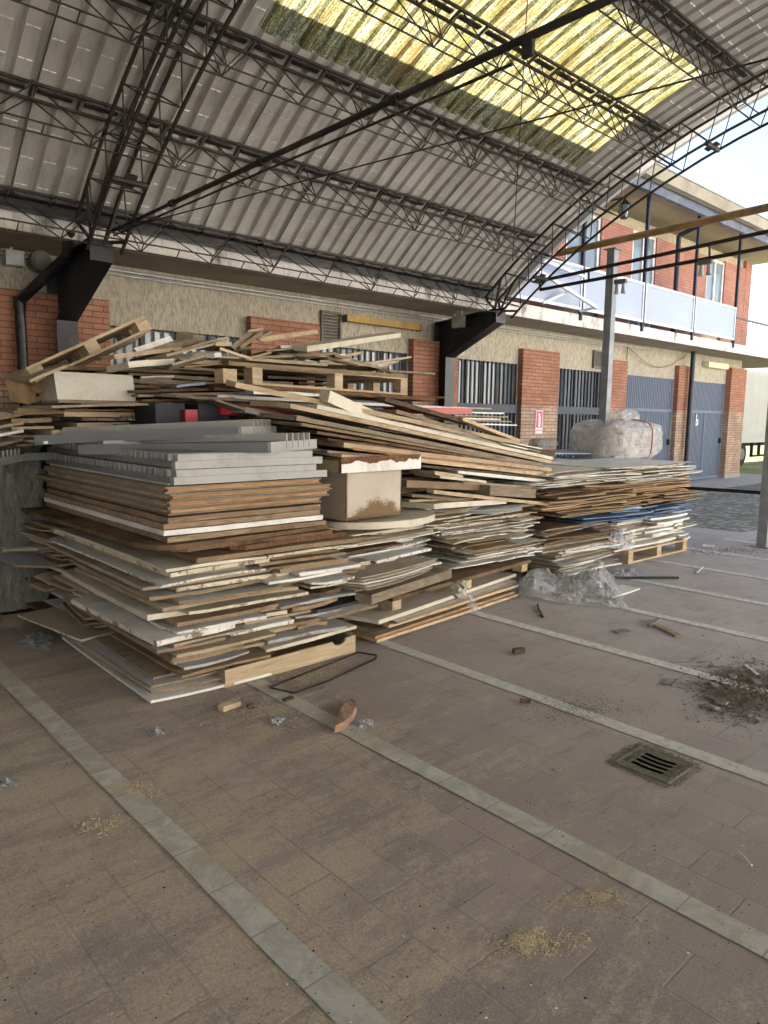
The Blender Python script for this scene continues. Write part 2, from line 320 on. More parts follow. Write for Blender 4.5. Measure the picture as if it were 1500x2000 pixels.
# ------------------------------------------------------------------ geometry helpers
COL = SC.collection
class MB:
    def __init__(s): s.v = []; s.f = []; s.mi = []; s.sm = []
    def add(s, vs, fs, mi=0, smooth=False):
        b = len(s.v); s.v += [tuple(p) for p in vs]
        for f in fs: s.f.append([b+i for i in f]); s.mi.append(mi); s.sm.append(smooth)
        return s
    def box(s, x0, x1, y0, y1, z0, z1, mi=0):
        return s.add([(x0, y0, z0), (x1, y0, z0), (x1, y1, z0), (x0, y1, z0), (x0, y0, z1), (x1, y0, z1), (x1, y1, z1), (x0, y1, z1)],
              [(0, 3, 2, 1), (4, 5, 6, 7), (0, 1, 5, 4), (1, 2, 6, 5), (2, 3, 7, 6), (3, 0, 4, 7)], mi)
    def hexa(s, P, mi=0, mtop=None):       # P: 4 bottom + 4 top corners
        s.add(P, [(0, 3, 2, 1), (0, 1, 5, 4), (1, 2, 6, 5), (2, 3, 7, 6), (3, 0, 4, 7)], mi)
        return s.add(P, [(4, 5, 6, 7)], mi if mtop is None else mtop)
    def bar(s, a, b, wd, ht, upv=(0, 0, 1), mi=0):    # rectangular bar between two points
        a = Vector(a); b = Vector(b); d = (b-a).normalized(); u = Vector(upv)
        x = d.cross(u)
        if x.length < 1e-4: x = d.cross(Vector((1, 0, 0)))
        x.normalize(); y = x.cross(d)
        c = [x*sx*wd/2+y*sy*ht/2 for sx, sy in ((-1, -1), (1, -1), (1, 1), (-1, 1))]
        vs = [a+q for q in c]+[b+q for q in c]
        return s.add(vs, [(0, 1, 2, 3), (7, 6, 5, 4), (0, 4, 5, 1), (1, 5, 6, 2), (2, 6, 7, 3), (3, 7, 4, 0)], mi)
    def tube(s, a, b, r, n=6, mi=0, r2=None, caps=True):
        a = Vector(a); b = Vector(b); d = (b-a).normalized(); r2 = r if r2 is None else r2
        x = d.orthogonal().normalized(); y = d.cross(x)
        vs = []
        for i in range(n):
            q = x*math.cos(2*math.pi*i/n)+y*math.sin(2*math.pi*i/n); vs += [a+q*r, b+q*r2]
        fs = [(2*i, 2*((i+1) % n), 2*((i+1) % n)+1, 2*i+1) for i in range(n)]
        s.add(vs, fs, mi, n > 6)
        if caps: s.add([vs[2*i] for i in range(n)], [tuple(range(n))[::-1]], mi); s.add([vs[2*i+1] for i in range(n)], [tuple(range(n))], mi)
        return s
    def path(s, pts, r, n=6, mi=0):
        for a, b in zip(pts, pts[1:]): s.tube(a, b, r, n, mi)
        return s
    def prism(s, poly, axis, a, b, mi=0):       # polygon in the plane across axis, extruded a..b
        def p3(p, t):
            return {0: (t, p[0], p[1]), 1: (p[0], t, p[1]), 2: (p[0], p[1], t)}[axis]
        n = len(poly); vs = [p3(p, a) for p in poly]+[p3(p, b) for p in poly]
        return s.add(vs, [tuple(range(n))[::-1], tuple(range(n, 2*n))]+[(i, (i+1) % n, (i+1) % n+n, i+n) for i in range(n)], mi)
    def build(s, name, mats, parent=None, recalc=True, origin=None):
        me = bpy.data.meshes.new(name)
        if origin is not None:
            o0 = Vector(origin); s.v = [tuple(Vector(p)-o0) for p in s.v]
        me.from_pydata(s.v, [], s.f)
        if not isinstance(mats, (list, tuple)): mats = [mats]
        for m in mats: me.materials.append(M[m] if isinstance(m, str) else m)
        me.polygons.foreach_set('material_index', s.mi); me.polygons.foreach_set('use_smooth', s.sm)
        if recalc:
            bm = bmesh.new(); bm.from_mesh(me); bmesh.ops.recalc_face_normals(bm, faces=bm.faces); bm.to_mesh(me); bm.free()
        me.update()
        o = bpy.data.objects.new(name, me); COL.objects.link(o)
        if parent: o.parent = parent
        elif origin is not None: o.location = origin
        return o
def tag(o, label=None, cat=None, group=None, kind=None):
    if label: o['label'] = label
    if cat: o['category'] = cat
    if group: o['group'] = group
    if kind: o['kind'] = kind
    return o
def thing(name, label, cat, group=None, loc=(0, 0, 0)):
    o = bpy.data.objects.new(name, None); COL.objects.link(o); o.location = loc; o.empty_display_size = .1
    return tag(o, label, cat, group)
def at(u, v, ax, val):       # world point seen at photo pixel (u, v) on the plane axis = val (used to survey real positions)
    d = fw+rt2*((u-750)/FPX)-up2*((v-1000)/FPX); o = Vector((0, 0, CH))
    return o+d*((val-o[ax])/d[ax])
def instance(src, name=None):
    c = src.copy(); COL.objects.link(c)
    for ch in src.children:
        d = ch.copy(); COL.objects.link(d); d.parent = c
    return c
# ================================================================== GROUND
g = MB(); g.add([(-400, -300, -.03), (600, -300, -.03), (600, 900, -.03), (-400, 900, -.03)], [(0, 1, 2, 3)])
tag(g.build('ground', 'grass'), kind='structure')
g = MB(); g.box(-60, 70, -45, -5.2, -.03, .006); tag(g.build('bounce_apron', 'pale_concrete'), kind='structure')  # unseen pale apron, added to bounce sunlight under the canopy
g = MB(); g.box(-14, 23.5, -12, 9.2, -.03, 0); tag(g.build('paved_yard', 'pavers'), kind='structure')
g = MB(); g.add([(10.9, 4.1, .004), (30, 4.1, .004), (30, 7.3, .004), (11.6, 7.3, .004), (10.7, 5.5, .004)], [(0, 1, 2, 3, 4)])
tag(g.build('mossy_cobbles', 'cobbles'), kind='structure')
for i in range(-3, 14):
    x = 1.12+i*1.1115; x0 = x-.053; x1 = x+.053
    g = MB(); y1 = 8.7 if x < 9.9 else 4.05
    sr_ = random.Random(i+50); n_ = int((y1+6)/.135); L_ = [(x0+sr_.uniform(-.003, .003), -6+(y1+6)*j/n_) for j in range(n_+1)]; R_ = [(x1+sr_.uniform(-.003, .003), -6+(y1+6)*j/n_) for j in range(n_+1)]
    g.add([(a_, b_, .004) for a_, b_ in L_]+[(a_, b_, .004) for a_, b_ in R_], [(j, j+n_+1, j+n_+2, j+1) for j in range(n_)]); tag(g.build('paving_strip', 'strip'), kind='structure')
# ================================================================== BUILDING
WY = 8.75; SOF = 3.37; SL1 = 3.56; SY = 7.82
bld = thing('building', 'long two storey building with red brick piers, rough beige render and a glass balcony', 'building', loc=(10, WY, 0))
def P(mb, name, mat, parent=bld):
    o = mb.build(name, mat); o.parent = parent
    if parent is bld: o.matrix_parent_inverse = Matrix.Translation((-10, -WY, 0))
    return o
WIN = [(-4.6, -2.6), (-.4, 1.9), (3.44, 5.34), (6.56, 8.45), (9.6, 11.42), (12.68, 14.48)]
GAR = [(15.38, 17.88), (18.62, 20.95)]
OPEN = sorted(WIN+GAR)
TOPZ = 2.66
m = MB()                      # rendered wall above and behind the openings
m.box(-12, 21.6, WY+.02, WY+.45, TOPZ, SOF)
prev = -12
for a, b in OPEN:
    m.box(prev, a, WY+.02, WY+.45, 0, TOPZ); prev = b
m.box(prev, 21.9, WY+.02, WY+.45, 0, TOPZ)
for a, b in WIN: m.box(a, b, WY+.02, WY+.45, 0, .55)
P(m, 'wall', 'stucco')
PIER = [(-2.55, -.45, 2.95), (1.95, 3.42, 2.93), (5.36, 6.54, 2.95), (8.47, 9.58, 2.90), (11.44, 12.66, 2.96), (14.5, 15.36, 2.95), (17.9, 18.6, 3.0), (20.97, 22.0, 3.12)]
for a, b, z in PIER:
    m = MB(); m.box(a, b, WY-.10 if a < 20 else WY-.14, WY+.018, 0, z); P(m, 'brick_pier', 'brick')
m = MB(); m.box(20.95, 22.0, WY-.16, WY+.5, 0, .12); P(m, 'plinth', 'concrete')
m = MB(); m.box(21.6, 22.0, WY+.02, WY+9, .1, SOF); P(m, 'side_wall', 'stucco')
for wi, (a, b) in enumerate(WIN):
    z0 = .55
    m = MB(); m.box(a, b, WY+.16, WY+.18, z0, TOPZ); gl = P(m, 'window', 'glass')
    f = MB(); k = 4
    for i in range(k+1):
        x = a+(b-a)*i/k; f.box(x-.025, x+.025, WY+.12, WY+.157, z0, TOPZ)
    f.box(a, b, WY+.122, WY+.155, 1.76, 1.84); P(f, 'window_frame', 'vent_grey', gl)
    m = MB(); n = round((b-a)/.125)
    for i in range(n):
        x = a+(b-a)*(i+.5)/n
        m.hexa([(x-.012, WY-.02, z0), (x+.004, WY-.02, z0), (x+.020, WY+.03, z0), (x+.006, WY+.03, z0),
                (x-.012, WY-.02, TOPZ), (x+.004, WY-.02, TOPZ), (x+.020, WY+.03, TOPZ), (x+.006, WY+.03, TOPZ)])
    g = P(m, 'window_grille', 'blade_dark')
    m = MB(); m.box(a, b, WY-.035, WY-.022, 1.72, 1.88); P(m, 'cross_band', 'blade_blue', g)
    # pale inner slats below the band
    m = MB()
    for i in range(n):
        x = a+(b-a)*(i+.0)/n+.03; m.box(x, x+.05, WY+.075, WY+.085, z0, 1.68)
    P(m, 'inner_slats', 'grey_post_paint', g)
for gi, (a, b) in enumerate(GAR):
    m = MB(); n = 30; w_ = (b-a)/n; z1 = TOPZ
    vs = []; fs = []
    for i in range(n):
        x = a+i*w_
        for (xx, yy) in ((x, WY+.05), (x+w_*.2, WY+.02), (x+w_*.68, WY+.02), (x+w_*.88, WY+.05)): vs += [(xx, yy, .02), (xx, yy, z1)]
    vs += [(b, WY+.05, .02), (b, WY+.05, z1)]
    for i in range(len(vs)//2-1): fs.append((2*i, 2*i+2, 2*i+3, 2*i+1))
    m.add(vs, fs); d = P(m, 'garage_door', 'garage_blue')
    m = MB(); m.box(a, b, WY+.002, WY+.018, 1.83, 1.90); m.box(a, b, WY+.002, WY+.018, .02, .09); m.box((a+b)/2-.03, (a+b)/2+.03, WY+.006, WY+.0185, .09, 1.83); P(m, 'door_rail', 'garage_blue', d)
    m = MB(); m.box(b-.18, b-.14, WY-.05, WY+.018, 1.0, 1.14); P(m, 'handle', 'black_plastic', d)
    if gi == 1:
        m = MB(); x = a+.62; m.box(x, x+.035, WY+.0, WY+.016, 1.48, 1.80); m.box(x+.035, x+.13, WY+.0, WY+.016, 1.62, 1.66); m.box(x+.1, x+.14, WY+.001, WY+.015, 1.5, 1.62); m.box(x+.035, x+.1, WY+.001, WY+.015, 1.5, 1.53)
        P(m, 'number_mark', 'alu', d)
# vents
for (x0, x1, z0, z1) in ((6.62, 7.0, 2.72, 3.17), (14.05, 14.42, 2.73, 3.12)):
    m = MB(); y = WY-.03
    m.box(x0, x1, y, WY+.018, z0, z0+.035); m.box(x0, x1, y, WY+.018, z1-.035, z1); m.box(x0, x0+.03, y, WY+.018, z0+.035, z1-.035); m.box(x1-.03, x1, y, WY+.018, z0+.035, z1-.035)
    v_ = P(m, 'vent', 'vent_grey'); m = MB(); n = 8
    for i in range(n):
        z = z0+.04+(z1-z0-.08)*i/n; m.hexa([(x0+.03, y+.01, z), (x1-.03, y+.01, z), (x1-.03, WY+.01, z+.03), (x0+.03, WY+.01, z+.03), (x0+.03, y+.01, z+.008), (x1-.03, y+.01, z+.008), (x1-.03, WY+.01, z+.038), (x0+.03, WY+.01, z+.038)])
    P(m, 'louvre', 'vent_grey', v_)
# balcony slab, soffit, edge
m = MB(); m.box(-12, 25.2, SY+.03, WY+.44, SOF, SL1-.003); P(m, 'balcony_slab', 'concrete')
m = MB(); m.box(-12, 25.2, SY-.02, SY+.028, SOF-.02, SL1+.01); P(m, 'slab_edge', 'slab_edge')
m = MB(); m.box(22.02, 25.2, WY+.44, WY+8, SOF, SL1-.003); P(m, 'side_slab', 'concrete')
# pipes under the soffit
m = MB(); m.path([(-6, WY-.05, 3.30), (16.3, WY-.05, 3.30)], .014, 6); m.path([(-6, WY-.05, 3.25), (14.7, WY-.05, 3.25)], .010, 6); P(m, 'wall_pipe', 'galv')
pts = [(15.4, WY-.04, 3.28)]+[(15.4+2.9*t/10, WY-.06, 3.28-.38*math.sin(math.pi*t/10)) for t in range(1, 11)]
m = MB(); m.path(pts, .008, 5); m.path([(15.42, WY-.03, 3.3), (15.42, WY-.03, 3.0)], .012); P(m, 'cable', 'vent_grey')
# upper storey
UZ = 6.12
m = MB(); m.box(-12, 21.6, WY+.03, WY+.4, SL1, UZ); P(m, 'upper_wall', 'stucco_up')
for a, b, z in ((9.0, 12.75, 6.0), (14.05, 15.35, 5.98), (16.45, 19.15, 5.98), (20.25, 21.62, 6.02), (3, 7, 5.9)):
    m = MB(); m.box(a, b, WY-.06, WY+.028, SL1, z-.12); P(m, 'brick_panel', 'brick_up')
m = MB(); m.box(21.6, 22.0, WY-.06, WY+9, SL1, UZ); P(m, 'upper_side_wall', 'brick_up')
for a, b, z0 in ((12.8, 14.0, 4.0), (15.4, 16.4, 3.6), (19.2, 20.2, 4.0)):
    m = MB(); m.box(a, b, WY+.01, WY+.022, z0, 5.86); gw = P(m, 'upper_window', 'glass')
    f = MB()
    for x in (a, (a+b)/2, b): f.box(x-.04, x+.04, WY-.03, WY+.009, z0, 5.86)
    f.box(a+.04, b-.04, WY-.028, WY+.008, 5.80, 5.86); f.box(a+.04, b-.04, WY-.028, WY+.008, z0, z0+.06); P(f, 'frame', 'alu', gw)
# balcony parapet
YB = SY-.05
posts = [9.75, 12.0, 14.3, 16.6, 18.9]
m = MB()
for a, b in zip(posts, posts[1:]):
    q = MB(); q.box(a+.07, b-.07, YB+.0, YB+.012, SL1+.13, 4.39); P(q, 'parapet_glass', 'balcony_glass')
    m.box(a+.03, b-.03, YB-.02, YB+.03, 4.39, 4.44); m.box(a+.03, b-.03, YB-.02, YB+.03, SL1+.08, SL1+.13)
    for x in (a+.03, b-.07): m.box(x, x+.04, YB-.018, YB+.028, SL1+.13, 4.39)
P(m, 'parapet_frame', 'alu')
for x in (12.0, 14.3, 16.6, 18.9):
    m = MB(); m.box(x-.03, x+.03, YB-.01, YB+.05, SL1-.1, 6.3 if x < 18 else 6.3); P(m, 'balcony_post', 'post_navy')
m = MB(); m.path([(18.9, YB, 4.2), (25.0, YB, 4.2)], .025); m.path([(22.0, YB, 3.6), (22.0, YB, 4.2)], .02); m.path([(25, YB, 3.55), (25, YB, 4.2)], .02); P(m, 'side_rail', 'vent_grey')
# roof: soffit, blue beam, gutter fascia
m = MB(); m.box(-12, 23.2, 7.45, WY+9, 6.3, 6.38); P(m, 'roof_soffit', 'stucco_up')
m = MB(); m.box(-12, 23.2, 7.5, 7.6, 6.10, 6.297); P(m, 'roof_beam', 'fascia_blue')
m = MB(); m.box(-12, 23.4, 7.30, 7.447, 6.26, 6.50); P(m, 'roof_fascia', 'concrete')
m = MB(); m.box(-12, 23.45, 7.27, WY+9, 6.503, 6.53); P(m, 'roof', 'galv')
m = MB(); m.box(21.9, 26, 7.9, 8.0, 5.9, 6.05); P(m, 'gutter_beam', 'black_steel')
# downpipes
m = MB(); m.tube((18.35, WY-.22, 0), (18.35, WY-.22, SOF), .06, 10); P(m, 'downpipe', 'blade_dark')
m = MB(); m.path([(16.75, YB+.55, SL1), (16.75, YB+.55, 5.9), (16.95, 7.6, 6.2)], .055, 10); P(m, 'downpipe', 'blade_dark')
# bent awning frame on the balcony
m = MB(); a, b, c_, d_, e_ = at(1055, 507, 1, 7.6), at(1140, 540, 1, 7.6), at(1045, 525, 1, 7.6), at(1165, 601, 1, 7.45), at(1132, 608, 1, 7.75)
m.bar(a, b, .05, .05); m.bar(c_, d_, .05, .05); m.bar(d_, e_, .04, .04); m.bar(at(1060, 592, 1, 7.75), at(1113, 568, 1, 7.6), .04, .04)
tag(m.build('awning_frame', 'alu', origin=tuple(c_)), 'bent grey metal awning frame hanging over the balcony edge by the brick wall', 'frame')
# hidden mass behind the window panes so that daylight does not shine through the rooms
m = MB(); m.box(-11.8, 21.5, WY+.46, WY+.5, 0, 6.2); P(m, 'inner_wall', 'vent_grey')
# ---- fittings on the wall
t = thing('wall_sign', 'fire extinguisher sign, red square on white plate, on the brick pier between the barred windows', 'sign', loc=(12.02, WY-.105, 1.55)); t.scale = (.8, 1, .85)
m = MB(); m.box(-.15, .15, -.008, 0, -.27, .27); m.build('plate', 'paper_white', t)
m = MB(); m.box(-.125, .125, -.011, -.0085, -.13, .25); m.build('red_field', 'sign_red', t)
m = MB(); m.prism([(-.035, -.11), (.05, -.11), (.05, .11), (.03, .15), (.03, .19), (-.02, .21), (-.06, .16), (-.05, .14), (-.02, .17), (-.02, .15), (-.035, .11)], 1, -.0135, -.0115); m.build('extinguisher_symbol', 'paper_white', t)
def text_mesh(name, body, size, mat, parent, loc, rot, ext=.001):
    cu = bpy.data.curves.new(name, 'FONT'); cu.body = body; cu.size = size; cu.extrude = ext; cu.align_x = 'CENTER'; cu.align_y = 'CENTER'
    o = bpy.data.objects.new(name, cu); COL.objects.link(o); bpy.context.view_layer.update()
    me = bpy.data.meshes.new_from_object(o.evaluated_get(bpy.context.evaluated_depsgraph_get())); bpy.data.objects.remove(o)
    n = bpy.data.objects.new(name, me); COL.objects.link(n); me.materials.clear(); me.materials.append(M[mat]); n.parent = parent; n.location = loc; n.rotation_euler = rot; return n
text_mesh('lettering', 'ESTINTORE', .048, 'sign_red', t, (0, -.0095, -.2), (R(90), 0, 0))
# yellow fixture
t = thing('wall_lamp', 'long yellow metal strip light fixture on the render beside the vent', 'lamp', loc=(7.82, WY-.08, 3.09))
m = MB(); m.prism([(-.05, -.045), (.0, -.055), (.06, -.03), (.06, .04), (-.05, .045)], 0, -.78, .78); m.build('housing', 'yellow_lamp', t)
m = MB(); m.box(-.8, -.782, -.055, .065, -.06, .05); m.box(.782, .8, -.055, .065, -.06, .05); m.build('end_cap', 'vent_grey', t)
t = thing('wall_lamp', 'pale strip light under the balcony above the right garage door', 'lamp', loc=(20.05, WY-.08, 3.12))
m = MB(); m.box(-.62, .62, .0, .08, -.05, .05); m.build('base', 'alu', t)
m = MB(); m.prism([(-.085, -.07), (-.085, .06), (-.04, .08), (-.002, .06), (-.002, -.07)], 0, -.62, .62); m.build('diffuser', 'lamp_diffuser', t)
t = thing('wall_lantern', 'black iron lantern under the roof edge above the balcony brick panel', 'lantern', loc=tuple(at(1220, 405, 1, 8.4)))
m = MB(); m.tube((0, 0, .16), (0, 0, .05), .02, 6, r2=.13); m.tube((0, 0, .25), (0, 0, .15), .02, 6); m.tube((0, 0, -.2), (0, 0, -.23), .08, 6); m.tube((0, .0, .2), (0, .34, .2), .012)
for i in range(6):
    a = math.pi*i/3; m.tube((.11*math.cos(a), .11*math.sin(a), .05), (.07*math.cos(a), .07*math.sin(a), -.2), .008, 4)
m.build('frame', 'black_steel', t); m = MB(); m.tube((0, 0, .045), (0, 0, -.195), .1, 6, r2=.062); m.build('glass', 'glass', t)
t = thing('floodlight', 'pair of dusty round sensors and grey box on the render above the left brick pier', 'floodlight', loc=tuple(at(30, 505, 1, WY-.1)))
m = MB(); m.box(-.11, .07, -.06, .07, -.08, .08); m.build('box', 'galv', t)
for dx in (.24, -.28):
    m = MB(); m.tube((dx, .08, 0), (dx, -.1, 0), .11, 14); m.tube((dx, -.101, 0), (dx, -.12, 0), .085, 14); m.build('lamp_head', 'vent_grey', t)
m = MB(); m.path([(-.05, 0, .08), (.0, 0, .16), (.15, 0, .18), (.24, 0, .11)], .012); m.build('wiring', 'alu', t)
# ================================================================== CANOPY
YC, ZC, RR = 1.55, -3.40, 9.30
def cyl(x, th, r): return Vector((x, YC+r*math.sin(R(th)), ZC+r*math.cos(R(th))))
can = thing('canopy', 'barrel vaulted steel canopy of lattice arches with corrugated sheets over the yard', 'canopy', loc=(3, 1.5, 0))
def CP(mb, name, mat, parent=None, recalc=True):
    o = mb.build(name, mat, recalc=recalc); o.parent = parent or can
    if parent is None: o.matrix_parent_inverse = Matrix.Translation((-3, -1.5, 0))
    return o
ARX = [9.1, 2.85, -3.4]
XEND0, XEND1 = -3.8, 9.66
SKY = (3.62, 8.56, 15.9, 26.4)
# corrugated sheeting (profile period .197)
PER = .1975; DEP = .042
prof = [(0, 0), (.118, 0), (.134, DEP), (.182, DEP)]      # x offset, outward offset
xs = []
x = XEND1
nper = int((XEND1-XEND0)/PER)
for i in range(nper):
    for dx, dz in prof: xs.append((XEND0+i*PER+dx, dz))
def th_list(a, b, step=1.78):
    n = max(1, int(round((b-a)/step))); return [a+(b-a)*i/n for i in range(n+1)]
PH_ = [40.6-6.61*k_ for k_ in range(8)]
m = MB()
def sheet(mb, xlist, ths, r):
    nx = len(xlist); vs = []; fs = []
    for t_ in ths:
        for (xx, dz) in xlist: vs.append(cyl(xx, t_, r+dz))
    for j in range(len(ths)-1):
        for i in range(nx-1): fs.append((j*nx+i, j*nx+i+1, (j+1)*nx+i+1, (j+1)*nx+i))
    mb.add(vs, fs)
inx = [p for p in xs if SKY[0]-.02 <= p[0] <= SKY[1]+.02]
i0 = xs.index(inx[0]); i1 = xs.index(inx[-1])
sheet(m, xs[:i0+1], th_list(-41, 40.9), RR)
sheet(m, xs[i1:], th_list(-41, 40.9), RR)
sheet(m, inx, th_list(26.6, 40.9), RR-.004)
sheet(m, inx, th_list(-41, 15.7), RR)
CP(m, 'roof_sheeting', 'roof', recalc=False)
m = MB(); sheet(m, inx, th_list(15.2, 26.9), RR+.012); CP(m, 'skylight_panel', 'rooflight', recalc=False)
m = MB(); cr = random.Random(3)
for i in range(nper):
    xb = XEND0+i*PER
    if xb < -2: continue
    k_ = -3
    while True:
        th = 40.0-1.78*(k_+3)-(.25 if (i//5) % 2 else 0)
        k_ += 1
        if th < -12: break
        if SKY[0]-.1 < xb < SKY[1] and 15.5 < th < 26.7: continue
        for (a, b) in ((.006, .052), (.064, .112)):
            p = [cyl(xb+a, th-.05, RR-.001), cyl(xb+b, th-.05, RR-.001), cyl(xb+b, th+.05, RR-.001), cyl(xb+a, th+.05, RR-.001), cyl(xb+a, th, RR-.008), cyl(xb+b, th, RR-.008)]
            m.add(p, [(0, 1, 5, 4), (2, 3, 4, 5), (0, 4, 3), (1, 2, 5)])
sr = random.Random(8)
for i in range(10, nper, 5):
    xb = XEND0+i*PER-.012; tt = th_list(-20, 40.8, 3.0)
    for t0, t1 in zip(tt, tt[1:]):
        if SKY[0] < xb < SKY[1] and 14 < t0 < 26: continue
        m.bar(cyl(xb, t0, RR-.003), cyl(xb, t1, RR-.003), .007, .004, (0, 0, 1), 1)
CP(m, 'sheet_crimps', ['crimp_light', 'black_steel'])
m = MB()
for t0, t1 in zip(th_list(-41, 40.9), th_list(-41, 40.9)[1:]):
    p = [cyl(XEND1-.02, t0, RR-.05), cyl(XEND1+.05, t0, RR-.05), cyl(XEND1+.05, t1, RR-.05), cyl(XEND1-.02, t1, RR-.05), cyl(XEND1-.02, t0, RR+.06), cyl(XEND1+.05, t0, RR+.06), cyl(XEND1+.05, t1, RR+.06), cyl(XEND1-.02, t1, RR+.06)]
    m.hexa(p)
CP(m, 'edge_flashing', 'crimp_light')
# arches: box lattice of four chords
RT, RB, HW = 9.13, 8.72, .165
for ax in ARX:
    m = MB(); N = 26; ths = [-41+82*i/N for i in range(N+1)]
    for sx_ in (-HW, HW):
        for r_, rad in ((RT, .013), (RB, .0125)):
            for a, b in zip(ths, ths[1:]): m.bar(cyl(ax+sx_, a, r_), cyl(ax+sx_, b, r_), rad*2, rad*2)
        for i in range(N):
            a, b = ths[i], ths[i+1]; mid = (a+b)/2
            m.tube(cyl(ax+sx_, a, RT), cyl(ax+sx_, mid, RB), .0075, 5, caps=False); m.tube(cyl(ax+sx_, mid, RB), cyl(ax+sx_, b, RT), .0075, 5, caps=False)
    for i in range(N+1):
        a = ths[i]; m.tube(cyl(ax-HW, a, RT), cyl(ax+HW, a, RT), .008, 5, caps=False)
        if i < N:
            mid = (ths[i]+ths[i+1])/2; m.tube(cyl(ax-HW, mid, RB), cyl(ax+HW, mid, RB), .008, 5, caps=False)
            if i % 2: m.tube(cyl(ax-HW, mid, RB), cyl(ax+HW, ths[i+1], RT), .007, 5, caps=False)
    if ax < 9:    # doubled middle chord of the inner arches
        for a, b in zip(ths, ths[1:]): m.bar(cyl(ax, a, RT+.02), cyl(ax, b, RT+.02), .035, .02)
    # feet converge on the bracket shoe
    for s in (1, -1):
        for sx_ in (-HW, HW):
            for th in (41, 38.5): m.bar(cyl(ax+sx_, s*th, RT), (ax+sx_*.4, YC+s*(7.42-YC), 3.30), .03, .03)
            m.bar(cyl(ax+sx_, s*40, RB), (ax+sx_*.4, YC+s*(7.42-YC), 3.30), .03, .03)
        m.box(ax-.12, ax+.12, YC+s*(7.42-YC)-.08, YC+s*(7.42-YC)+.08, 3.285, 3.31)
    # splice boxes where the bolts sit
    for th in (35.6, 17.5, -6):
        m.tube(cyl(ax-HW, th, RB-.005), cyl(ax+HW, th, RB-.005), .03, 8); m.bar(cyl(ax, th-.5, RB), cyl(ax, th+.5, RB), .10, .02)
    CP(m, 'arch_truss', 'truss')
# purlins: two top flats, two thin bottom rods, zig zag webs, radial
PH = [40.6-6.61*k_ for k_ in range(13)]
spans = [(9.1, 2.85), (2.85, -3.4)]
for pi_, th in enumerate(PH):
    for si, (xa, xb) in enumerate(spans):
        if si == 2 and th < 0: continue
        m = MB(); n = 8; ths_w = .55      # half width (degrees) of the truss
        ri, ro, rbm = 8.80, 9.24, 8.80
        xe = xa+(.35 if si == 0 else 0)
        for s in (-1, 1):
            m.bar(cyl(xe, th+s*ths_w*.85, ro), cyl(xb, th+s*ths_w*.85, ro), .024, .024)
            m.tube(cyl(xa, th+s*ths_w*.62, rbm), cyl(xb, th+s*ths_w*.62, rbm), .0085, 5)
        L = (xa-xb)/n
        # dark board packed between the top flats, in lengths
        for i in range(n*2):
            x0 = xb+(xa-xb)*i/(n*2)
            if th < 40: m.bar(cyl(x0+.05, th, ro+.022), cyl(x0+L/2-.05, th, ro+.022), .055, .016, up2)
            else: m.bar(cyl(x0+.02, th, ro), cyl(x0+L/2-.02, th, ro), .16, .02)
            m.bar(cyl(x0, th-ths_w, ro+.014), cyl(x0, th+ths_w, ro+.014), .02, .015)
        for i in range(n):
            x0 = xb+L*i; xm = x0+L/2
            for s in (-1, 1):
                tb = th+s*ths_w*.62; tt = th+s*ths_w*.8
                m.tube(cyl(x0, tt, ro), cyl(xm, tb, rbm), .0068, 5, caps=False); m.tube(cyl(xm, tb, rbm), cyl(x0+L, tt, ro), .0068, 5, caps=False)
                if (i+s) % 2: m.tube(cyl(xm, tb, rbm), cyl(xm, tt, ro), .006, 5, caps=False)
            m.tube(cyl(xm, th-ths_w*.62, rbm), cyl(xm, th+ths_w*.62, rbm), .006, 5, caps=False)
            m.tube(cyl(x0, th-ths_w*.62, rbm), cyl(x0, th+ths_w*.62, rbm), .006, 5, caps=False)
        CP(m, 'purlin_truss', 'truss')
# eave gutter on the wall side
m = MB()
for (dy, dz, w_, h_) in ((.0, -.02, .02, .10), (.06, -.07, .12, .015), (.12, -.03, .02, .08)):
    y, z = 7.62, 3.60; m.box(-3.8, 9.5, y+dy-w_/2, y+dy+w_/2, z+dz-h_/2, z+dz+h_/2)
CP(m, 'eave_gutter', 'black_steel')
# tie rods across the arches and the wind brace
ZT = 3.40
for ax in (2.95, -3.3):
    m = MB()
    yy = [7.4, 5.3, 3.2, 1.1, -1, -3.2, -4.4]
    m.tube((ax, 7.4, ZT), (ax, 6.0, ZT), .016, 8); m.tube((ax, 6.0, ZT), (ax, -4.4, ZT), .020, 10)
    for y in (6.0, 4.6, 3.2, 1.6): m.tube((ax, y-.03, ZT), (ax, y+.03, ZT), .030, 10)
    m.box(ax-.012, ax+.012, 2.24, 2.30, ZT-.09, ZT)
    m.tube((ax+.05, 7.4, ZT-.02), (ax+.05, 2.4, ZT-.06), .009, 6)
    CP(m, 'tie_rod', 'truss')
m = MB(); a = Vector((2.95, 7.35, ZT)); b = at(1500, 115, 2, ZT+.02); b2 = a+(b-a)*1.6
m.tube(a, b2, .0055, 6); CP(m, 'brace_rod', 'truss')
m = MB()
p0 = at(1030, 0, 0, 5.2); p1 = at(1001, 510, 0, 5.2); m.tube(p0+(p0-p1)*.02, p1, .0045, 5); CP(m, 'hanger_wire', 'truss')
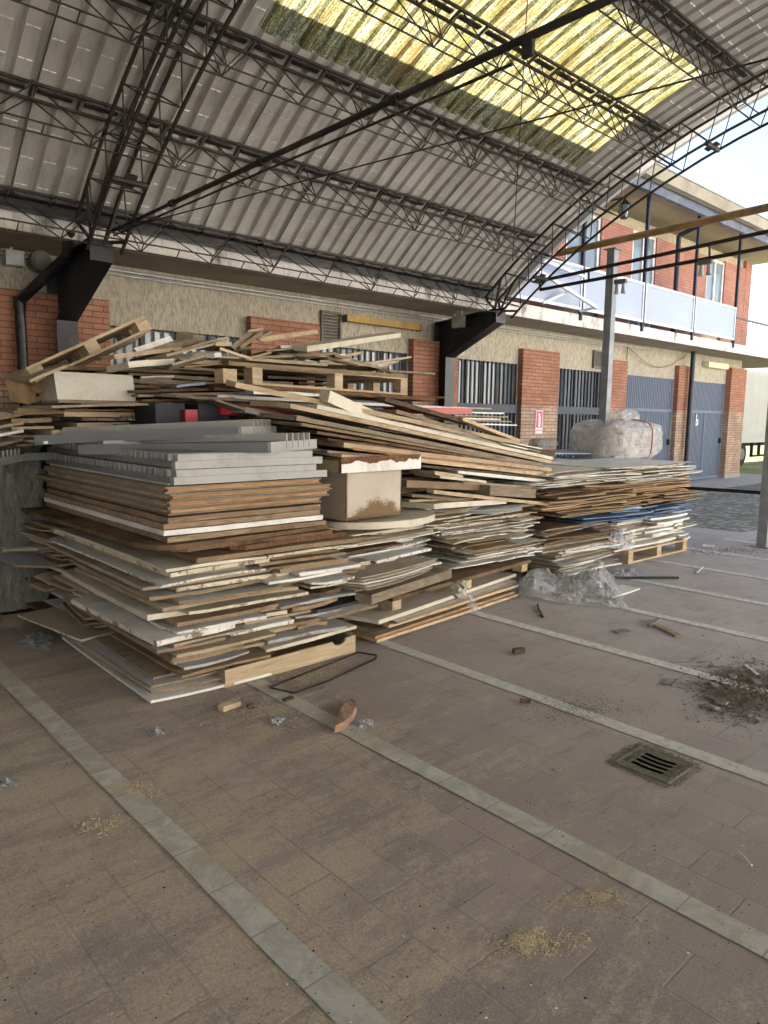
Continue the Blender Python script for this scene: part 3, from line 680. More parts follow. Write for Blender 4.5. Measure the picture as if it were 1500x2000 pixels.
# brackets on the wall
for ax in ARX:
    m = MB(); hw = .115
    side = [(8.64, 0), (8.64, 2.30), (8.52, 2.72), (7.40, 3.10), (7.40, 3.275), (8.0, 3.283), (8.62, 3.16), (8.70, 3.0), (8.75, 2.9), (8.75, 0)]
    side = [(8.42, 0), (8.42, 2.62), (7.36, 3.11), (7.36, 3.275), (7.7, 3.283), (8.66, 3.20), (8.66, 0)]
    m.prism(side, 0, ax-.006, ax+.006)                   # web
    def flange(y0, z0, y1, z1): m.bar((ax, y0, z0), (ax, y1, z1), hw*2, .012, (1, 0, 0)) if False else m.hexa([(ax-hw, y0, z0-.006), (ax+hw, y0, z0-.006), (ax+hw, y1, z1-.006), (ax-hw, y1, z1-.006), (ax-hw, y0, z0+.006), (ax+hw, y0, z0+.006), (ax+hw, y1, z1+.006), (ax-hw, y1, z1+.006)])
    flange(8.66, 3.206, 7.7, 3.289); flange(7.7, 3.289, 7.34, 3.281); flange(8.42, 2.62, 7.36, 3.11)
    m.box(ax-hw, ax+hw, 7.345, 7.358, 3.10, 3.275); m.box(ax-hw, ax+hw, 8.40, 8.419, 0, 2.62); m.box(ax-hw, ax+hw, 8.661, 8.68, 0, 3.2)
    CP(m, 'wall_bracket', 'black_steel')
    # outer column on the open side, out of the picture
    m = MB(); m.box(ax-.1, ax+.1, -4.5, -4.3, 0, 3.28); CP(m, 'column', 'black_steel')
m = MB(); m.path([(2.42, 8.58, 0), (2.42, 8.58, 2.80), (2.72, 7.95, 3.22), (2.72, 7.82, 3.45)], .055, 12); m.path([(2.42, 8.58, 2.72), (2.42, 8.58, 2.84)], .065, 12); CP(m, 'downpipe', 'black_steel')
t = thing('junction_box', 'small grey electric box with a cable loop on top of the right black bracket', 'junction box', loc=tuple(at(896, 629, 0, 9.1-.14)))
m = MB(); m.box(-.05, .04, -.11, .11, -.09, .09); m.build('box', 'galv', t); m = MB(); m.path([(0, -.05, .09), (0, -.06, .17), (0, .03, .21), (0, .1, .15), (0, .09, .0)], .016, 8); m.build('cable', 'galv', t)
# ================================================================== OPEN FRAME AT THE RIGHT
for (y, z1, lab) in ((5.86, 4.14, 'grey steel post rising behind the far board stack to carry the yellow pipe'), (3.47, 4.2, 'grey steel post standing on the paving at the right edge of the photo')):
    x = 9.8; t = thing('steel_post', lab, 'post', 'steel posts of the open frame', loc=(x, y, 0))
    m = MB(); m.box(-.06, .06, -.06, .06, 0, z1-.06); m.build('shaft', 'grey_post_paint', t)
    m = MB(); m.box(-.12, .12, -.12, .12, 0, .015); m.build('base_plate', 'grey_post_paint', t)
    m = MB(); m.box(-.1, .1, -.1, .1, z1-.058, z1-.045); m.build('cap_plate', 'grey_post_paint', t)
m = MB(); a, b = at(1090, 495, 0, 9.8), at(1500, 405, 0, 9.8); m.tube(a, b+(b-a)*.8, .05, 14, origin=None) if False else m.tube(a, b+(b-a)*.8, .05, 14)
tag(m.build('yellow_pipe', 'yellow_pipe', origin=tuple(a)), 'long yellowish brown pipe lying across the top of the grey post', 'pipe')
m = MB()
a, b = at(1055, 549, 0, 9.72), at(1500, 452, 0, 9.72); c_, d_ = at(1055, 566, 0, 9.72), at(1500, 483, 0, 9.72)
m.bar(a, b+(b-a)*.5, .035, .045); m.bar(c_, d_+(d_-c_)*.5, .035, .045); m.bar(a, c_, .035, .035, (0, 1, 0)); m.bar(at(1386, 478, 0, 9.72), at(1386, 504, 0, 9.72), .03, .02, (0, 1, 0)); m.bar(at(1150, 528, 0, 9.72), at(1150, 545, 0, 9.72), .03, .02, (0, 1, 0))
tag(m.build('ladder_rail', 'brown_rail', origin=tuple(a)), 'pair of dark brown steel rails running below the yellow pipe', 'rail')
for (u, v) in ((1212, 550), (1378, 512)):
    p = at(u, v, 0, 9.72); t = thing('spotlight', '', 'spotlight', 'small spotlights on the dark rails', loc=tuple(p))
    t['label'] = 'small double spotlight clamped to the dark rail beside the grey post' if u < 1300 else 'small double spotlight on the dark rail in front of the far brick wall'
    m = MB(); m.box(-.03, .03, -.09, .09, -.03, .03); m.build('bracket', 'vent_grey', t)
    for s in (-1, 1): m = MB(); m.tube((0, s*.05, -.02), (0, s*.055, -.17), .022, 10, r2=.035); m.build('lamp_head', 'galv', t)
m = MB(); m.bar((9.8, 3.53, .70), (9.8, 5.8, .66), .03, .045); tag(m.build('low_rail', 'black_steel', origin=(9.8, 3.53, .7)), 'low dark bar between the two grey steel posts', 'rail')
# ================================================================== YARD BEHIND
t = thing('truck_trailer', 'white ribbed box trailer parked on the grass beyond the corner of the building', 'trailer', loc=(27.2, 10.5, 0))
TX, TY = 0, 0
def tl(x, y, z): return (x, y, z)
m = MB(); L0, L1, W0, W1, Z0, Z1 = -3.0, 9.5, 0, 2.5, .92, 3.45
n = 26; vs = []; fs = []
m.box(L0, L1, .03, W1, Z0, Z1)
for i in range(n):
    z = Z0+.12+(Z1-Z0-.2)*i/n; m.box(L0, L1, 0, .028, z, z+.062)
m.build('box_body', 'trailer_white', t)
m = MB(); m.box(L0, L1, -.02, .028, Z0-.06, Z0+.08); m.build('side_rail', 'trailer_white', t)
m = MB(); m.box(L0+.3, L1-.3, .5, .8, .7, .86); m.box(L0+.3, L1-.3, 1.7, 2.0, .7, .86)
for x in (1.2, 1.9, 2.6): m.box(x, x+.08, .2, .3, .3, .86)
m.box(1.2, 3.6, .2, .26, .3, .38); m.build('chassis', 'dark_bits', t)
for x in (-2.2, -1.1, 0):
    wt = MB(); wt.tube((x, .12, .44), (x, .5, .44), .44, 24); w0 = wt.build('wheel', 'tyre', t)
    q = MB(); q.tube((x, .09, .44), (x, .118, .44), .21, 16); q.build('rim', 'vent_grey', w0)
lp = at(1456, 735, 1, 24); t = thing('street_lamp', 'distant street lamp head reaching above the white trailer', 'street lamp', loc=(lp.x, lp.y, 0))
m = MB(); m.tube((2.6, 0, 0), (2.6, 0, lp.z-.5), .07, 8, r2=.05); m.tube((2.6, 0, lp.z-.5), (.3, 0, lp.z), .035, 6); m.build('pole', 'galv', t)
m = MB(); m.prism([(-.35, -.04), (-.2, -.1), (.25, -.08), (.4, .0), (.2, .07), (-.25, .05)], 1, -.12, .12); o = m.build('lamp_head', 'galv', t); o.location = (0, 0, lp.z)
# the sunlit warehouse and the shed: unseen, added to bounce daylight under the canopy
t = thing('reflector_shed', 'tall rendered shed added out of view on the left to bounce daylight', 'shed', loc=(-6, 0, 0))
m = MB(); m.box(-8, 0, -13, 8.6, 0, 6.5); m.build('wall', 'pale_wall', t)
m = MB(); m.box(-8.2, .2, -13.2, 8.6, 6.51, 6.7); m.build('roof', 'galv', t)
t = thing('reflector', 'long pale warehouse building added out of view to bounce daylight under the canopy', 'reflector', loc=(0, -17, 0))
m = MB(); m.box(-2, 60, -10, 0, 0, 9); m.build('wall', 'pale_wall', t)
m = MB(); m.prism([(-10.5, 9.01), (.5, 9.01), (.5, 9.3), (-5, 11), (-10.5, 9.3)], 0, -2.5, 60.5); m.build('roof', 'galv', t)
for x in (4, 18, 32, 46): m = MB(); m.box(x, x+4, .01, .06, 0, 4.2); m.build('roller_door', 'garage_blue', t)
# ================================================================== WASTE WOOD
ORD = ['zeroth', 'first', 'second', 'third', 'fourth', 'fifth', 'sixth', 'seventh', 'eighth', 'ninth', 'tenth', 'eleventh', 'twelfth', 'thirteenth', 'fourteenth', 'fifteenth', 'sixteenth', 'seventeenth', 'eighteenth', 'nineteenth']
TENS = {2: 'twenty', 3: 'thirty', 4: 'forty', 5: 'fifty', 6: 'sixty'}
def ordw(n):
    if n < 20: return ORD[n]
    t_, u_ = divmod(n, 10)
    return {2: 'twentieth', 3: 'thirtieth', 4: 'fortieth', 5: 'fiftieth', 6: 'sixtieth'}[t_] if u_ == 0 else TENS[t_]+' '+ORD[u_]
TYPES = {   # key: (name, look, face material, edge material)
 'wc': ('laminated_board', 'white faced chipboard', 'white_laminate', 'chipboard'),
 'gc': ('laminated_board', 'grey faced chipboard', 'grey_laminate', 'chipboard'),
 'bc': ('laminated_board', 'dusty beige faced chipboard', 'beige_dusty', 'chipboard_pale'),
 'cc': ('laminated_board', 'cream faced chipboard', 'cream_laminate', 'chipboard_pale'),
 'wx': ('laminated_board', 'chipped white edged board', 'white_laminate', 'edge_white'),
 'cx': ('laminated_board', 'chipped cream edged board', 'beige_dusty', 'edge_cream'),
 'gx': ('laminated_board', 'chipped grey edged board', 'grey_laminate', 'edge_grey'),
 'ww': ('white_board', 'white edged board', 'white_laminate', 'white_laminate'),
 'cw': ('cream_board', 'cream edged board', 'cream_laminate', 'cream_laminate'),
 'ch': ('chipboard_sheet', 'raw chipboard', 'chipboard', 'chipboard'),
 'cp': ('chipboard_sheet', 'pale raw chipboard', 'chipboard_pale', 'chipboard_pale'),
 'cb': ('chipboard_sheet', 'weathered brown chipboard', 'chipboard_brown', 'chipboard_brown'),
 'bk': ('black_board', 'black faced board', 'black_laminate', 'black_laminate'),
 'bl': ('blue_sheet', 'blue thin sheet', 'blue_laminate', 'blue_laminate'),
 'bp': ('blue_sheet', 'pale blue thin sheet', 'blue_pale', 'blue_pale'),
 'hb': ('hardboard_sheet', 'brown hardboard', 'hardboard', 'hardboard'),
 'pn': ('pine_plank', 'pale pine', 'pine', 'pine'),
 'py': ('pine_plank', 'pale pine', 'pine_y', 'pine_y'),
 'ow': ('wooden_board', 'orange edged wood', 'old_wood', 'orange_wood'),
 'od': ('weathered_plank', 'grey weathered wood', 'old_wood', 'old_wood'),
 'dw': ('dark_plank', 'dark brown wood', 'dark_wood', 'dark_wood'),
 'mw': ('mouldy_board', 'black moulded wood', 'mouldy_wood', 'mouldy_wood'),
 'rd': ('red_board', 'bright red board', 'red_laminate', 'red_laminate'),
 'gg': ('grey_painted_board', 'grey painted board', 'grey_paint', 'grey_paint_lit'),
 'pk': ('pinkish_board', 'stained pinkish board', 'pinkish_board', 'chipboard'),
 'cd': ('cardboard_sheet', 'brown cardboard', 'cardboard', 'cardboard'),
 'rt': ('rotten_board', 'crumbling red brown chipboard', 'osb_rotten', 'osb_rotten'),
}
CATS = {'laminated_board': 'laminated board', 'white_board': 'board', 'cream_board': 'board', 'black_board': 'board', 'red_board': 'board', 'pinkish_board': 'board', 'grey_painted_board': 'board', 'chipboard_sheet': 'chipboard', 'rotten_board': 'chipboard', 'mouldy_board': 'panel', 'wooden_board': 'panel', 'blue_sheet': 'sheet', 'hardboard_sheet': 'sheet', 'cardboard_sheet': 'cardboard', 'pine_plank': 'plank', 'weathered_plank': 'plank', 'dark_plank': 'plank'}
BN = [0]
def plank(ty, label, group, A, B, back, t, bow=0., cut=None, rag=0., seed=None, twist=0.):
    """one board: top front edge A-B, 'back' leads to the far edge, t thick; cut=(near-left, near-right) corner cuts"""
    name, look, fm, em = TYPES[ty]; A = Vector(A); B = Vector(B); back = Vector(back)
    q = random.Random(BN[0]*13+5); BN[0] += 1
    nrm = (B-A).cross(back).normalized()
    if nrm.z < 0: nrm = -nrm
    nu = max(2, min(14, int((B-A).length/.12))); nv = max(2, min(10, int(back.length/.2)))
    if (B-A).length < .25 and back.length < .25: nu = nv = 2
    ph = q.uniform(0, 6.3); vs = []
    for side in (0, 1):
        for j in range(nv+1):
            for i in range(nu+1):
                u = i/nu; v = j/nv; p = A+(B-A)*u+back*v
                if cut:
                    cl, cr_ = cut
                    if u == 0 and v == 0 and cl: p += (B-A).normalized()*cl*.5+back.normalized()*cl*.5
                    if u == 1 and v == 0 and cr_: p += -(B-A).normalized()*cr_*.5+back.normalized()*cr_*.5
                z = bow*(4*(u-.5)**2-.3)+bow*.5*(4*(v-.5)**2)+twist*(u-.5)*(v-.5)+.0012*math.sin(u*7+ph)
                if rag and v == 0: p -= back.normalized()*rag*q.uniform(-1, 1)
                if rag and u in (0, 1): p += (B-A).normalized()*rag*q.uniform(-1, 1)*.7
                p = p+nrm*z
                if side: p = p-nrm*t
                vs.append(p)
    n1 = (nu+1)*(nv+1); top = []; bot = []; ed = []
    for j in range(nv):
        for i in range(nu):
            a = j*(nu+1)+i; top.append((a, a+1, a+nu+2, a+nu+1)); bot.append((a+n1, a+nu+1+n1, a+nu+2+n1, a+1+n1))
    per = [i for i in range(nu+1)]+[j*(nu+1)+nu for j in range(1, nv+1)]+[nv*(nu+1)+i for i in range(nu-1, -1, -1)]+[j*(nu+1) for j in range(nv-1, 0, -1)]
    for a, b in zip(per, per[1:]+per[:1]): ed.append((a, a+n1, b+n1, b))
    m = MB(); m.add(vs, top+bot, 0); b0 = len(m.f)
    for f in ed: m.f.append(list(f)); m.mi.append(1); m.sm.append(False)
    o = m.build(name, [fm, em], origin=tuple((A+B+back)/2 if False else A))
    return tag(o, label, CATS[name], group)
def pick(q, w):
    ks = list(w); r = q.uniform(0, sum(w.values()))
    for k_ in ks:
        r -= w[k_]
        if r <= 0: return k_
    return ks[-1]
def stack(desc, group, seed, z0, z1, cx, rx, yf, depth, wt, tr=(.016, .026), wr=(.35, .9), yj=.07, xj=.07, rot=2.2, gap=.006, slope=0., drop=0., rag=.006, bowr=.018):
    q = random.Random(seed); z = z0; L = 0
    while z < z1:
        L += 1; t = q.uniform(*tr); x = cx(z)+q.uniform(-xj, xj); xr = rx(z)+q.uniform(-xj*1.5, xj*1.5); pcs = []
        while x < xr-.12:
            w_ = min(q.uniform(*wr), xr-x)
            if w_ < .12: break
            pcs.append((x, x+w_)); x += w_+q.uniform(.0, .05)
        for pi_, (a, b) in enumerate(pcs):
            if q.random() < drop: continue
            tt = t*q.uniform(.5, 1); d = q.uniform(*depth); y = yf(z)+q.uniform(-yj, yj); an = R(q.uniform(-rot, rot))
            A = Vector((a, y, z+tt)); Bv = Vector((a+(b-a)*math.cos(an), y+(b-a)*math.sin(an), z+tt+(slope+q.uniform(-.012, .012))*(b-a)))
            bk = Vector((-math.sin(an)*d, math.cos(an)*d, q.uniform(-.004, .004)*d))
            ty = pick(q, wt)
            pos = 'single' if len(pcs) == 1 else ['left', 'middle', 'right', 'far right', 'last', 'last'][pi_ if len(pcs) > 2 else pi_*2]
            lab = f"{TYPES[ty][1]}, {ordw(L)} layer of {desc}, {pos}"
            plank(ty, lab, group, A, Bv, bk, tt, bow=q.uniform(-bowr, bowr)*.6, rag=rag, cut=(q.choice([0, 0, 0, .05]), 0), twist=q.uniform(-.02, .02))
        z += t+q.uniform(.001, gap)
    return L
# ---------------------------------------------------------------- front left stack
GA = 'boards piled in the front left stack'
plank('ww', 'thin white sheet lying lowest on the paving under the front left stack', GA, (1.60, 3.66, .022), (2.35, 3.60, .022), (.02, 1.5, 0), .016, bow=.008)
plank('wc', 'bowed white sheet with raised left end, second up in the front left stack', GA, (1.62, 3.70, .052), (2.15, 3.66, .05), (-.04, 1.7, .02), .014, bow=.012)
plank('gc', 'curled grey sheet with dirty face, third up in the front left stack', GA, (1.63, 3.72, .080), (2.12, 3.70, .085), (-.02, 1.6, .02), .012, bow=.008)
plank('od', 'narrow grey slat on the curled sheet, front left stack near ground', GA, (1.68, 3.8, .105), (1.86, 3.78, .11), (.0, .9, .01), .014)
plank('cb', 'brown slat beside the grey slat, front left stack near ground', GA, (1.88, 3.72, .116), (2.05, 3.72, .118), (.0, .9, .0), .014)
# drawer front
t = thing('drawer', 'pale wooden drawer with a finger notch at the foot of the front left stack', 'drawer', loc=(2.04, 3.62, 0))
m = MB(); arc = [(.86+.055*math.cos(a_), .118+.032*math.sin(a_)) for a_ in [math.pi*(1+i/8) for i in range(9)]]
m.prism([(0, .004), (1.0, .004), (1.0, .128), (.92, .122)]+arc[::-1]+[(.80, .118), (0, .112)], 1, 0, .018); m.build('drawer_front', 'pine', t)
m = MB(); m.box(0, .016, .0185, .62, .004, .112); m.build('drawer_side', 'chipboard_pale', t); m = MB(); m.box(.984, 1.0, .0185, .62, .004, .125); m.build('drawer_side', 'chipboard_pale', t)
m = MB(); m.box(.018, .98, .02, .62, .03, .038); m.build('drawer_bottom', 'hardboard', t)
WA = {'wc': 1.6, 'gc': 1.6, 'bc': 1.2, 'cc': 1.2, 'ww': 2.2, 'wx': 4.0, 'cx': 3.4, 'gx': 1.2, 'cw': 1.6, 'ch': 3.0, 'cp': 2.6, 'bk': .2, 'cb': .8}
stack('the lower front left stack', GA, 21, .132, .44, lambda z: 1.74-.04*(z-.13)/.31, lambda z: 3.02+.1*math.sin(z*20), lambda z: 3.70, (.9, 1.6), WA, wr=(.34, .85), yj=.08, xj=.08, tr=(.020, .036), gap=.010)
stack('the upper front left stack', GA, 22, .44, .755, lambda z: 1.72, lambda z: 3.06, lambda z: 3.70, (1.3, 2.1), WA, wr=(.45, .95), yj=.08, xj=.10, tr=(.018, .034), gap=.010)
# back corner of the left face, small offcuts
stack('the low offcuts at far left', GA, 23, .02, .40, lambda z: 1.66+.25*z, lambda z: 2.7, lambda z: 5.0, (.6, 1.0), WA, wr=(.5, 1.2), yj=.3, xj=.10, rot=9)
stack('the offcuts sticking out left', GA, 24, .41, .76, lambda z: 1.72-.2*(z-.41), lambda z: 2.6, lambda z: 5.5, (.45, .6), {'cc': 2, 'cp': 2, 'gc': 1, 'bc': 2}, wr=(.6, 1.2), yj=.12, xj=.10, rot=7)
for i, (z, t_, ty, a, b, lab) in enumerate([
    (.765, .030, 'ch', (1.90, 3.66), (3.10, 3.64), 'long clean edged chipboard sticking out to the right, mid height of the front left stack'),
    (.80, .030, 'rt', (2.1, 3.68), (3.02, 3.72), 'crumbling chipboard with a torn red patch, middle of the front left stack'),
    (.832, .026, 'cb', (1.72, 3.68), (2.9, 3.70), 'stained brown chipboard just above the torn piece, front left stack'),
    (.862, .028, 'cb', (1.62, 3.62), (2.88, 3.72), 'thick brown chipboard with dark knots, front left stack')]):
    plank(ty, lab, GA, (*a, z+t_), (*b, z+t_), (-.06, 2.15, .0), t_-.002, rag=.006, cut=(.12 if i else 0, 0))
for i in range(4):
    z = .895+i*.036; x0 = 1.74+rnd.uniform(-.02, .03)
    plank('mw' if i != 1 else 'ww', f"{['mouldy wood panel under the white one', 'dirty white panel with black mould on its edge', 'black moulded panel above the dirty white one', 'uppermost black moulded panel'][i]} in the front left stack", GA,
          (x0, 3.70+rnd.uniform(-.02, .02), z+.033), (2.82+rnd.uniform(-.04, .04), 3.68, z+.036), (0, 2.05, .0), .030, rag=.004)
PO = ['lowest', 'second', 'third', 'topmost']
for i in range(4):
    z = 1.045+i*.0405; x0 = 1.76+rnd.uniform(-.02, .02)
    t = thing('hollow_board', f'{PO[i]} of the four hollow wooden panels with orange grooves under the grey frames', 'panel', GA, loc=(x0, 3.70+rnd.uniform(-.015, .015), z))
    w_ = 1.08+rnd.uniform(-.03, .05); d = 2.1+(.7 if i == 1 else 0)
    m = MB(); m.hexa([(0, .0, 0), (w_, 0, .003), (w_, d, .003), (0, d, 0), (0, .0, .009), (w_, 0, .012), (w_, d, .012), (0, d, .009)]); m.hexa([(0, .004, .029), (w_, .0, .031), (w_, d, .031), (0, d, .029), (0, .004, .038), (w_, 0, .0395), (w_, d, .0395), (0, d, .038)]); m.build('facing', 'old_wood', t)
    m = MB(); m.hexa([(.02, .012, .0095), (w_-.01, .012, .0125), (w_-.01, .06, .0125), (.02, .06, .0095), (.02, .012, .0285), (w_-.01, .012, .0305), (w_-.01, .06, .0305), (.02, .06, .0285)]); m.build('core_strip', 'orange_wood', t); m = MB(); m.box(.006, .05, .07, d-.01, .0095, .0285); m.build('side_strip', 'old_wood_y', t)
plank('ww', 'white panel edge lying on the hollow wooden panels of the front left stack', GA, (1.80, 3.8, 1.222), (1.98, 3.8, 1.222), (-.01, 2.0, 0), .03)
# two lower grey slatted frames
for i, z in enumerate((1.215, 1.302)):
    t = thing('slatted_frame', ['lower grey painted frame with a row of gaps lying flat', 'upper grey painted frame with a row of gaps lying flat'][i]+' on the front left stack', 'frame', 'grey painted slatted frames', loc=(1.78+.01*i, 3.68, z))
    m = MB(); m.box(0, .05, .05, 2.12, .006, .042); m.box(1.0, 1.05, .05, 2.12, .006, .042); m.build('side_rail', 'grey_paint', t)
    m = MB(); m.box(0, 1.06-.05*i, 0, .049, .0, .044); m.box(-.02+.04, .98-.04*i, .01, .06, .0445, .083); m.build('front_rail', 'grey_paint_lit', t)
    m = MB(); m.box(0, 1.05, 2.13, 2.17, 0, .044); m.build('rear_rail', 'grey_paint', t)
    m = MB(); m.box(.012, 1.04, .062, 2.15, .0835, .0860); m.build('gap_shade_cover', 'grey_paint', t)  # added cover that keeps light out of the slat gaps
    m = MB(); m.box(.06, .066, .06, 2.12, .0425, .0832); m.build('gap_shade_strip', 'black_plastic', t)  # black strip that paints the shade inside the gaps
    for k_ in range(27):
        y = .075+k_*.0745+(.0 if k_ < 15 else .01)
        m = MB(); m.box(-.002, .058, y, y+.022, .0425, .083); m.build('slat', 'grey_paint_lit', t)
def top_frame(pa, dirv, tiltz, L, W, lab):
    t = thing('slatted_frame', lab, 'frame', 'grey painted slatted frames', loc=pa)
    d = Vector((dirv[0], dirv[1], 0)).normalized(); x = Vector((d.x, d.y, tiltz)).normalized(); y = Vector((d.y, -d.x, 0)); zz = x.cross(y)
    if zz.z < 0: zz = -zz
    rot = Matrix((x, y, zz)).transposed()
    if rot.determinant() < 0: y = -y; rot = Matrix((x, y, zz)).transposed()
    t.rotation_euler = rot.to_euler(); s = 1 if (rot @ Vector((0, 1, 0))).x > 0 else -1
    def bx(mb, x0, x1, y0, y1, z0, z1): mb.box(x0, x1, min(s*y0, s*y1), max(s*y0, s*y1), z0, z1)
    m = MB(); bx(m, .022, L, 0, .022, 0, .062); m.build('side_rail', 'grey_paint', t)
    m = MB(); bx(m, .022, L, W-.022, W, 0, .062); m.build('side_rail', 'grey_paint', t)
    m = MB(); bx(m, 0, .0215, 0, W, 0, .062); m.build('end_rail', 'grey_paint_lit', t)
    m = MB(); bx(m, L+.001, L+.02, 0, W, 0, .062); m.build('end_rail', 'grey_paint', t)
    for k_ in range(5):
        y0 = W*(.30+.125*k_)
        m = MB(); bx(m, -.004, L-.05, y0, y0+.014, .025 if k_ < 0 else .0625, .108); bx(m, -.004, -.0005, y0, y0+.014, .02, .0625); m.build('slat', 'grey_paint_lit', t)
pa = at(530, 885, 1, 3.55); top_frame((pa.x, pa.y, 1.388), (-.50, .86), -.035, 1.35, .68, 'grey frame with five upright slats, lower askew one on the front left stack')
pb = at(473, 862, 1, 3.95); top_frame((pb.x, pb.y, 1.47), (-.62, .78), -.055, 1.42, .70, 'grey frame with five upright slats, highest askew one on the front left stack')
plank('gg', 'short grey painted board lying behind the askew frames on the front left stack', GA, (1.75, 4.6, 1.43), (2.3, 4.5, 1.44), (.1, .8, 0), .045)
# grey comb ended frame poking out at the left edge
p = at(46, 900, 1, 5.6); t = thing('slatted_frame', 'dark grey comb ended frame poking out at the left edge behind the front left stack', 'frame', 'grey painted slatted frames', loc=tuple(p)); t.rotation_euler = (0, 0, R(8))
m = MB(); m.box(0, 1.0, 0, .03, 0, .055); m.build('side_rail', 'grey_paint', t)
m = MB(); m.hexa([(-.55, -.5, -.02), (-.53, -.52, -.02), (.0, -.002, -.0), (-.02, .02, 0), (-.55, -.5, .03), (-.53, -.52, .03), (0, -.002, .05), (-.02, .02, .05)]); m.build('end_rail', 'grey_paint_lit', t)
for k_ in range(12):
    f_ = k_/12; x, y = -.54+.53*f_, -.51+.51*f_; m = MB(); m.box(x, x+.012, y, y+.3, .03+.02*f_, .075+.02*f_); m.build('slat', 'grey_paint_lit', t)
# ---------------------------------------------------------------- back left stack
GD = 'boards piled in the back left stack'
stack('the back left stack', GD, 31, .02, 1.36, lambda z: 1.75, lambda z: 3.4, lambda z: 6.2, (.8, 1.2), {'cb': 2, 'ch': 2, 'bc': 1, 'bk': 1}, tr=(.06, .09), wr=(1.2, 1.7), yj=.05, xj=.08)
D = [  # u1,v1,u2,v2,Y,t,type,back,label
 (30, 868, 110, 862, 5.4, .018, 'gc', 'grey board with a cut corner, lowest of the tilted fan at the left edge'),
 (15, 851, 250, 843, 5.4, .018, 'wc', 'long white edged board, second up in the fan at the left edge'),
 (22, 834, 105, 832, 5.3, .018, 'bc', 'beige board third up in the fan at the left edge'),
 (22, 818, 100, 816, 5.3, .03, 'ch', 'thick chipboard fourth up in the fan at the left edge'),
 (28, 803, 130, 801, 5.25, .025, 'wc', 'white faced chipboard on top of the fan at the left edge'),
 (34, 797, 128, 796, 5.3, .022, 'ch', 'raw chipboard edge topmost in the fan at the left edge')]
for (u1, v1, u2, v2, Y, t_, ty, lab) in D:
    A = at(u1, v1, 1, Y); Bv = at(u2, v2, 1, Y); plank(ty, lab, GD, A, Bv, (-.02, 1.1, 0), t_, cut=(.0, 0))
    C_ = A+Vector((-.42, -.40, -.09))
for (u1, v1, u2, v2, Y, t_, ty, lab, dx) in [
 (100, 840, 345, 832, 5.2, .035, 'pn', 'orange pine board under the dark gap, back left stack', 0),
 (150, 826, 350, 824, 5.3, .03, 'pn', 'orange pine board in the middle of the back left stack', 0),
 (125, 804, 330, 806, 5.25, .035, 'pn', 'brown pine board near the top of the back left stack', 0),
 (128, 799, 320, 800, 5.2, .012, 'wc', 'thin white edged sheet above the brown pine board, back left stack', 0),
 (85, 862, 190, 858, 5.0, .018, 'ww', 'white board end beside the highest grey frame', 0)]:
    plank(ty, lab, GD, at(u1, v1, 1, Y), at(u2, v2, 1, Y), (0, 1.0, 0), t_)
for i, (v, ty) in enumerate(((806, 'wc'), (823, 'bc'), (838, 'ww'), (856, 'gc'))):
    A = at(30, v, 1, 5.3); plank(ty, f"{['highest', 'second highest', 'third', 'lowest'][i]} angled board end dipping towards the left edge of the photo", GD, A+Vector((-.55, -.35, -.10)), A+Vector((.05, 0, 0)), (-.5, .8, .02), .02)
# white box and cardboard box, tilted pallet
t = thing('white_box', 'dusty white laminated box lying on the back left stack', 'box', loc=tuple(at(113, 784, 1, 5.1)+Vector((0, 0, .0))))
p0 = at(113, 781, 1, 5.1); p1 = at(268, 775, 1, 5.1); wz = (p1.x-p0.x); hz = at(106, 722, 1, 5.1).z-p0.z
m = MB(); m.hexa([(0, 0, 0), (wz, .02, .0), (wz, .5, .0), (.03, .45, 0), (-.02, 0, hz), (wz-.02, .02, hz), (wz-.02, .5, hz), (.01, .45, hz)]); b_ = m.build('box_body', 'beige_dusty', t); b_.data.materials[0] = laminate('box_white', (.55, .52, .44), (.22, .2, .15), .5)
m = MB(); m.box(-.0, wz+.005, -.012, -.001, -.008, .014); m.build('bottom_rail', 'old_wood', t)
t = thing('cardboard_box', 'open brown cardboard box tilted beside the white box', 'box', loc=tuple(at(58, 790, 1, 5.5))); t.rotation_euler = (R(8), R(-20), R(25)); t.scale = (.6, .6, .6)
m = MB(); m.box(0, .42, 0, .3, 0, .006); m.box(0, .006, 0, .3, .0065, .26); m.box(.414, .42, 0, .3, .0065, .26); m.box(.0065, .4135, .294, .3, .0065, .26); m.box(.0065, .4135, 0, .006, .0065, .26); m.build('box_body', 'cardboard', t)
m = MB(); m.hexa([(0, -.01, .262), (.42, -.01, .262), (.42, .006, .262), (0, .006, .262), (0, -.16, .16), (.42, -.16, .16), (.42, -.154, .166), (0, -.154, .166)]); m.build('flap', 'cardboard', t)
m = MB(); m.box(.12, .17, -.0015, -.0005, .05, .12); m.box(.22, .26, -.0015, -.0005, .06, .11); m.build('print', 'dark_bits', t)
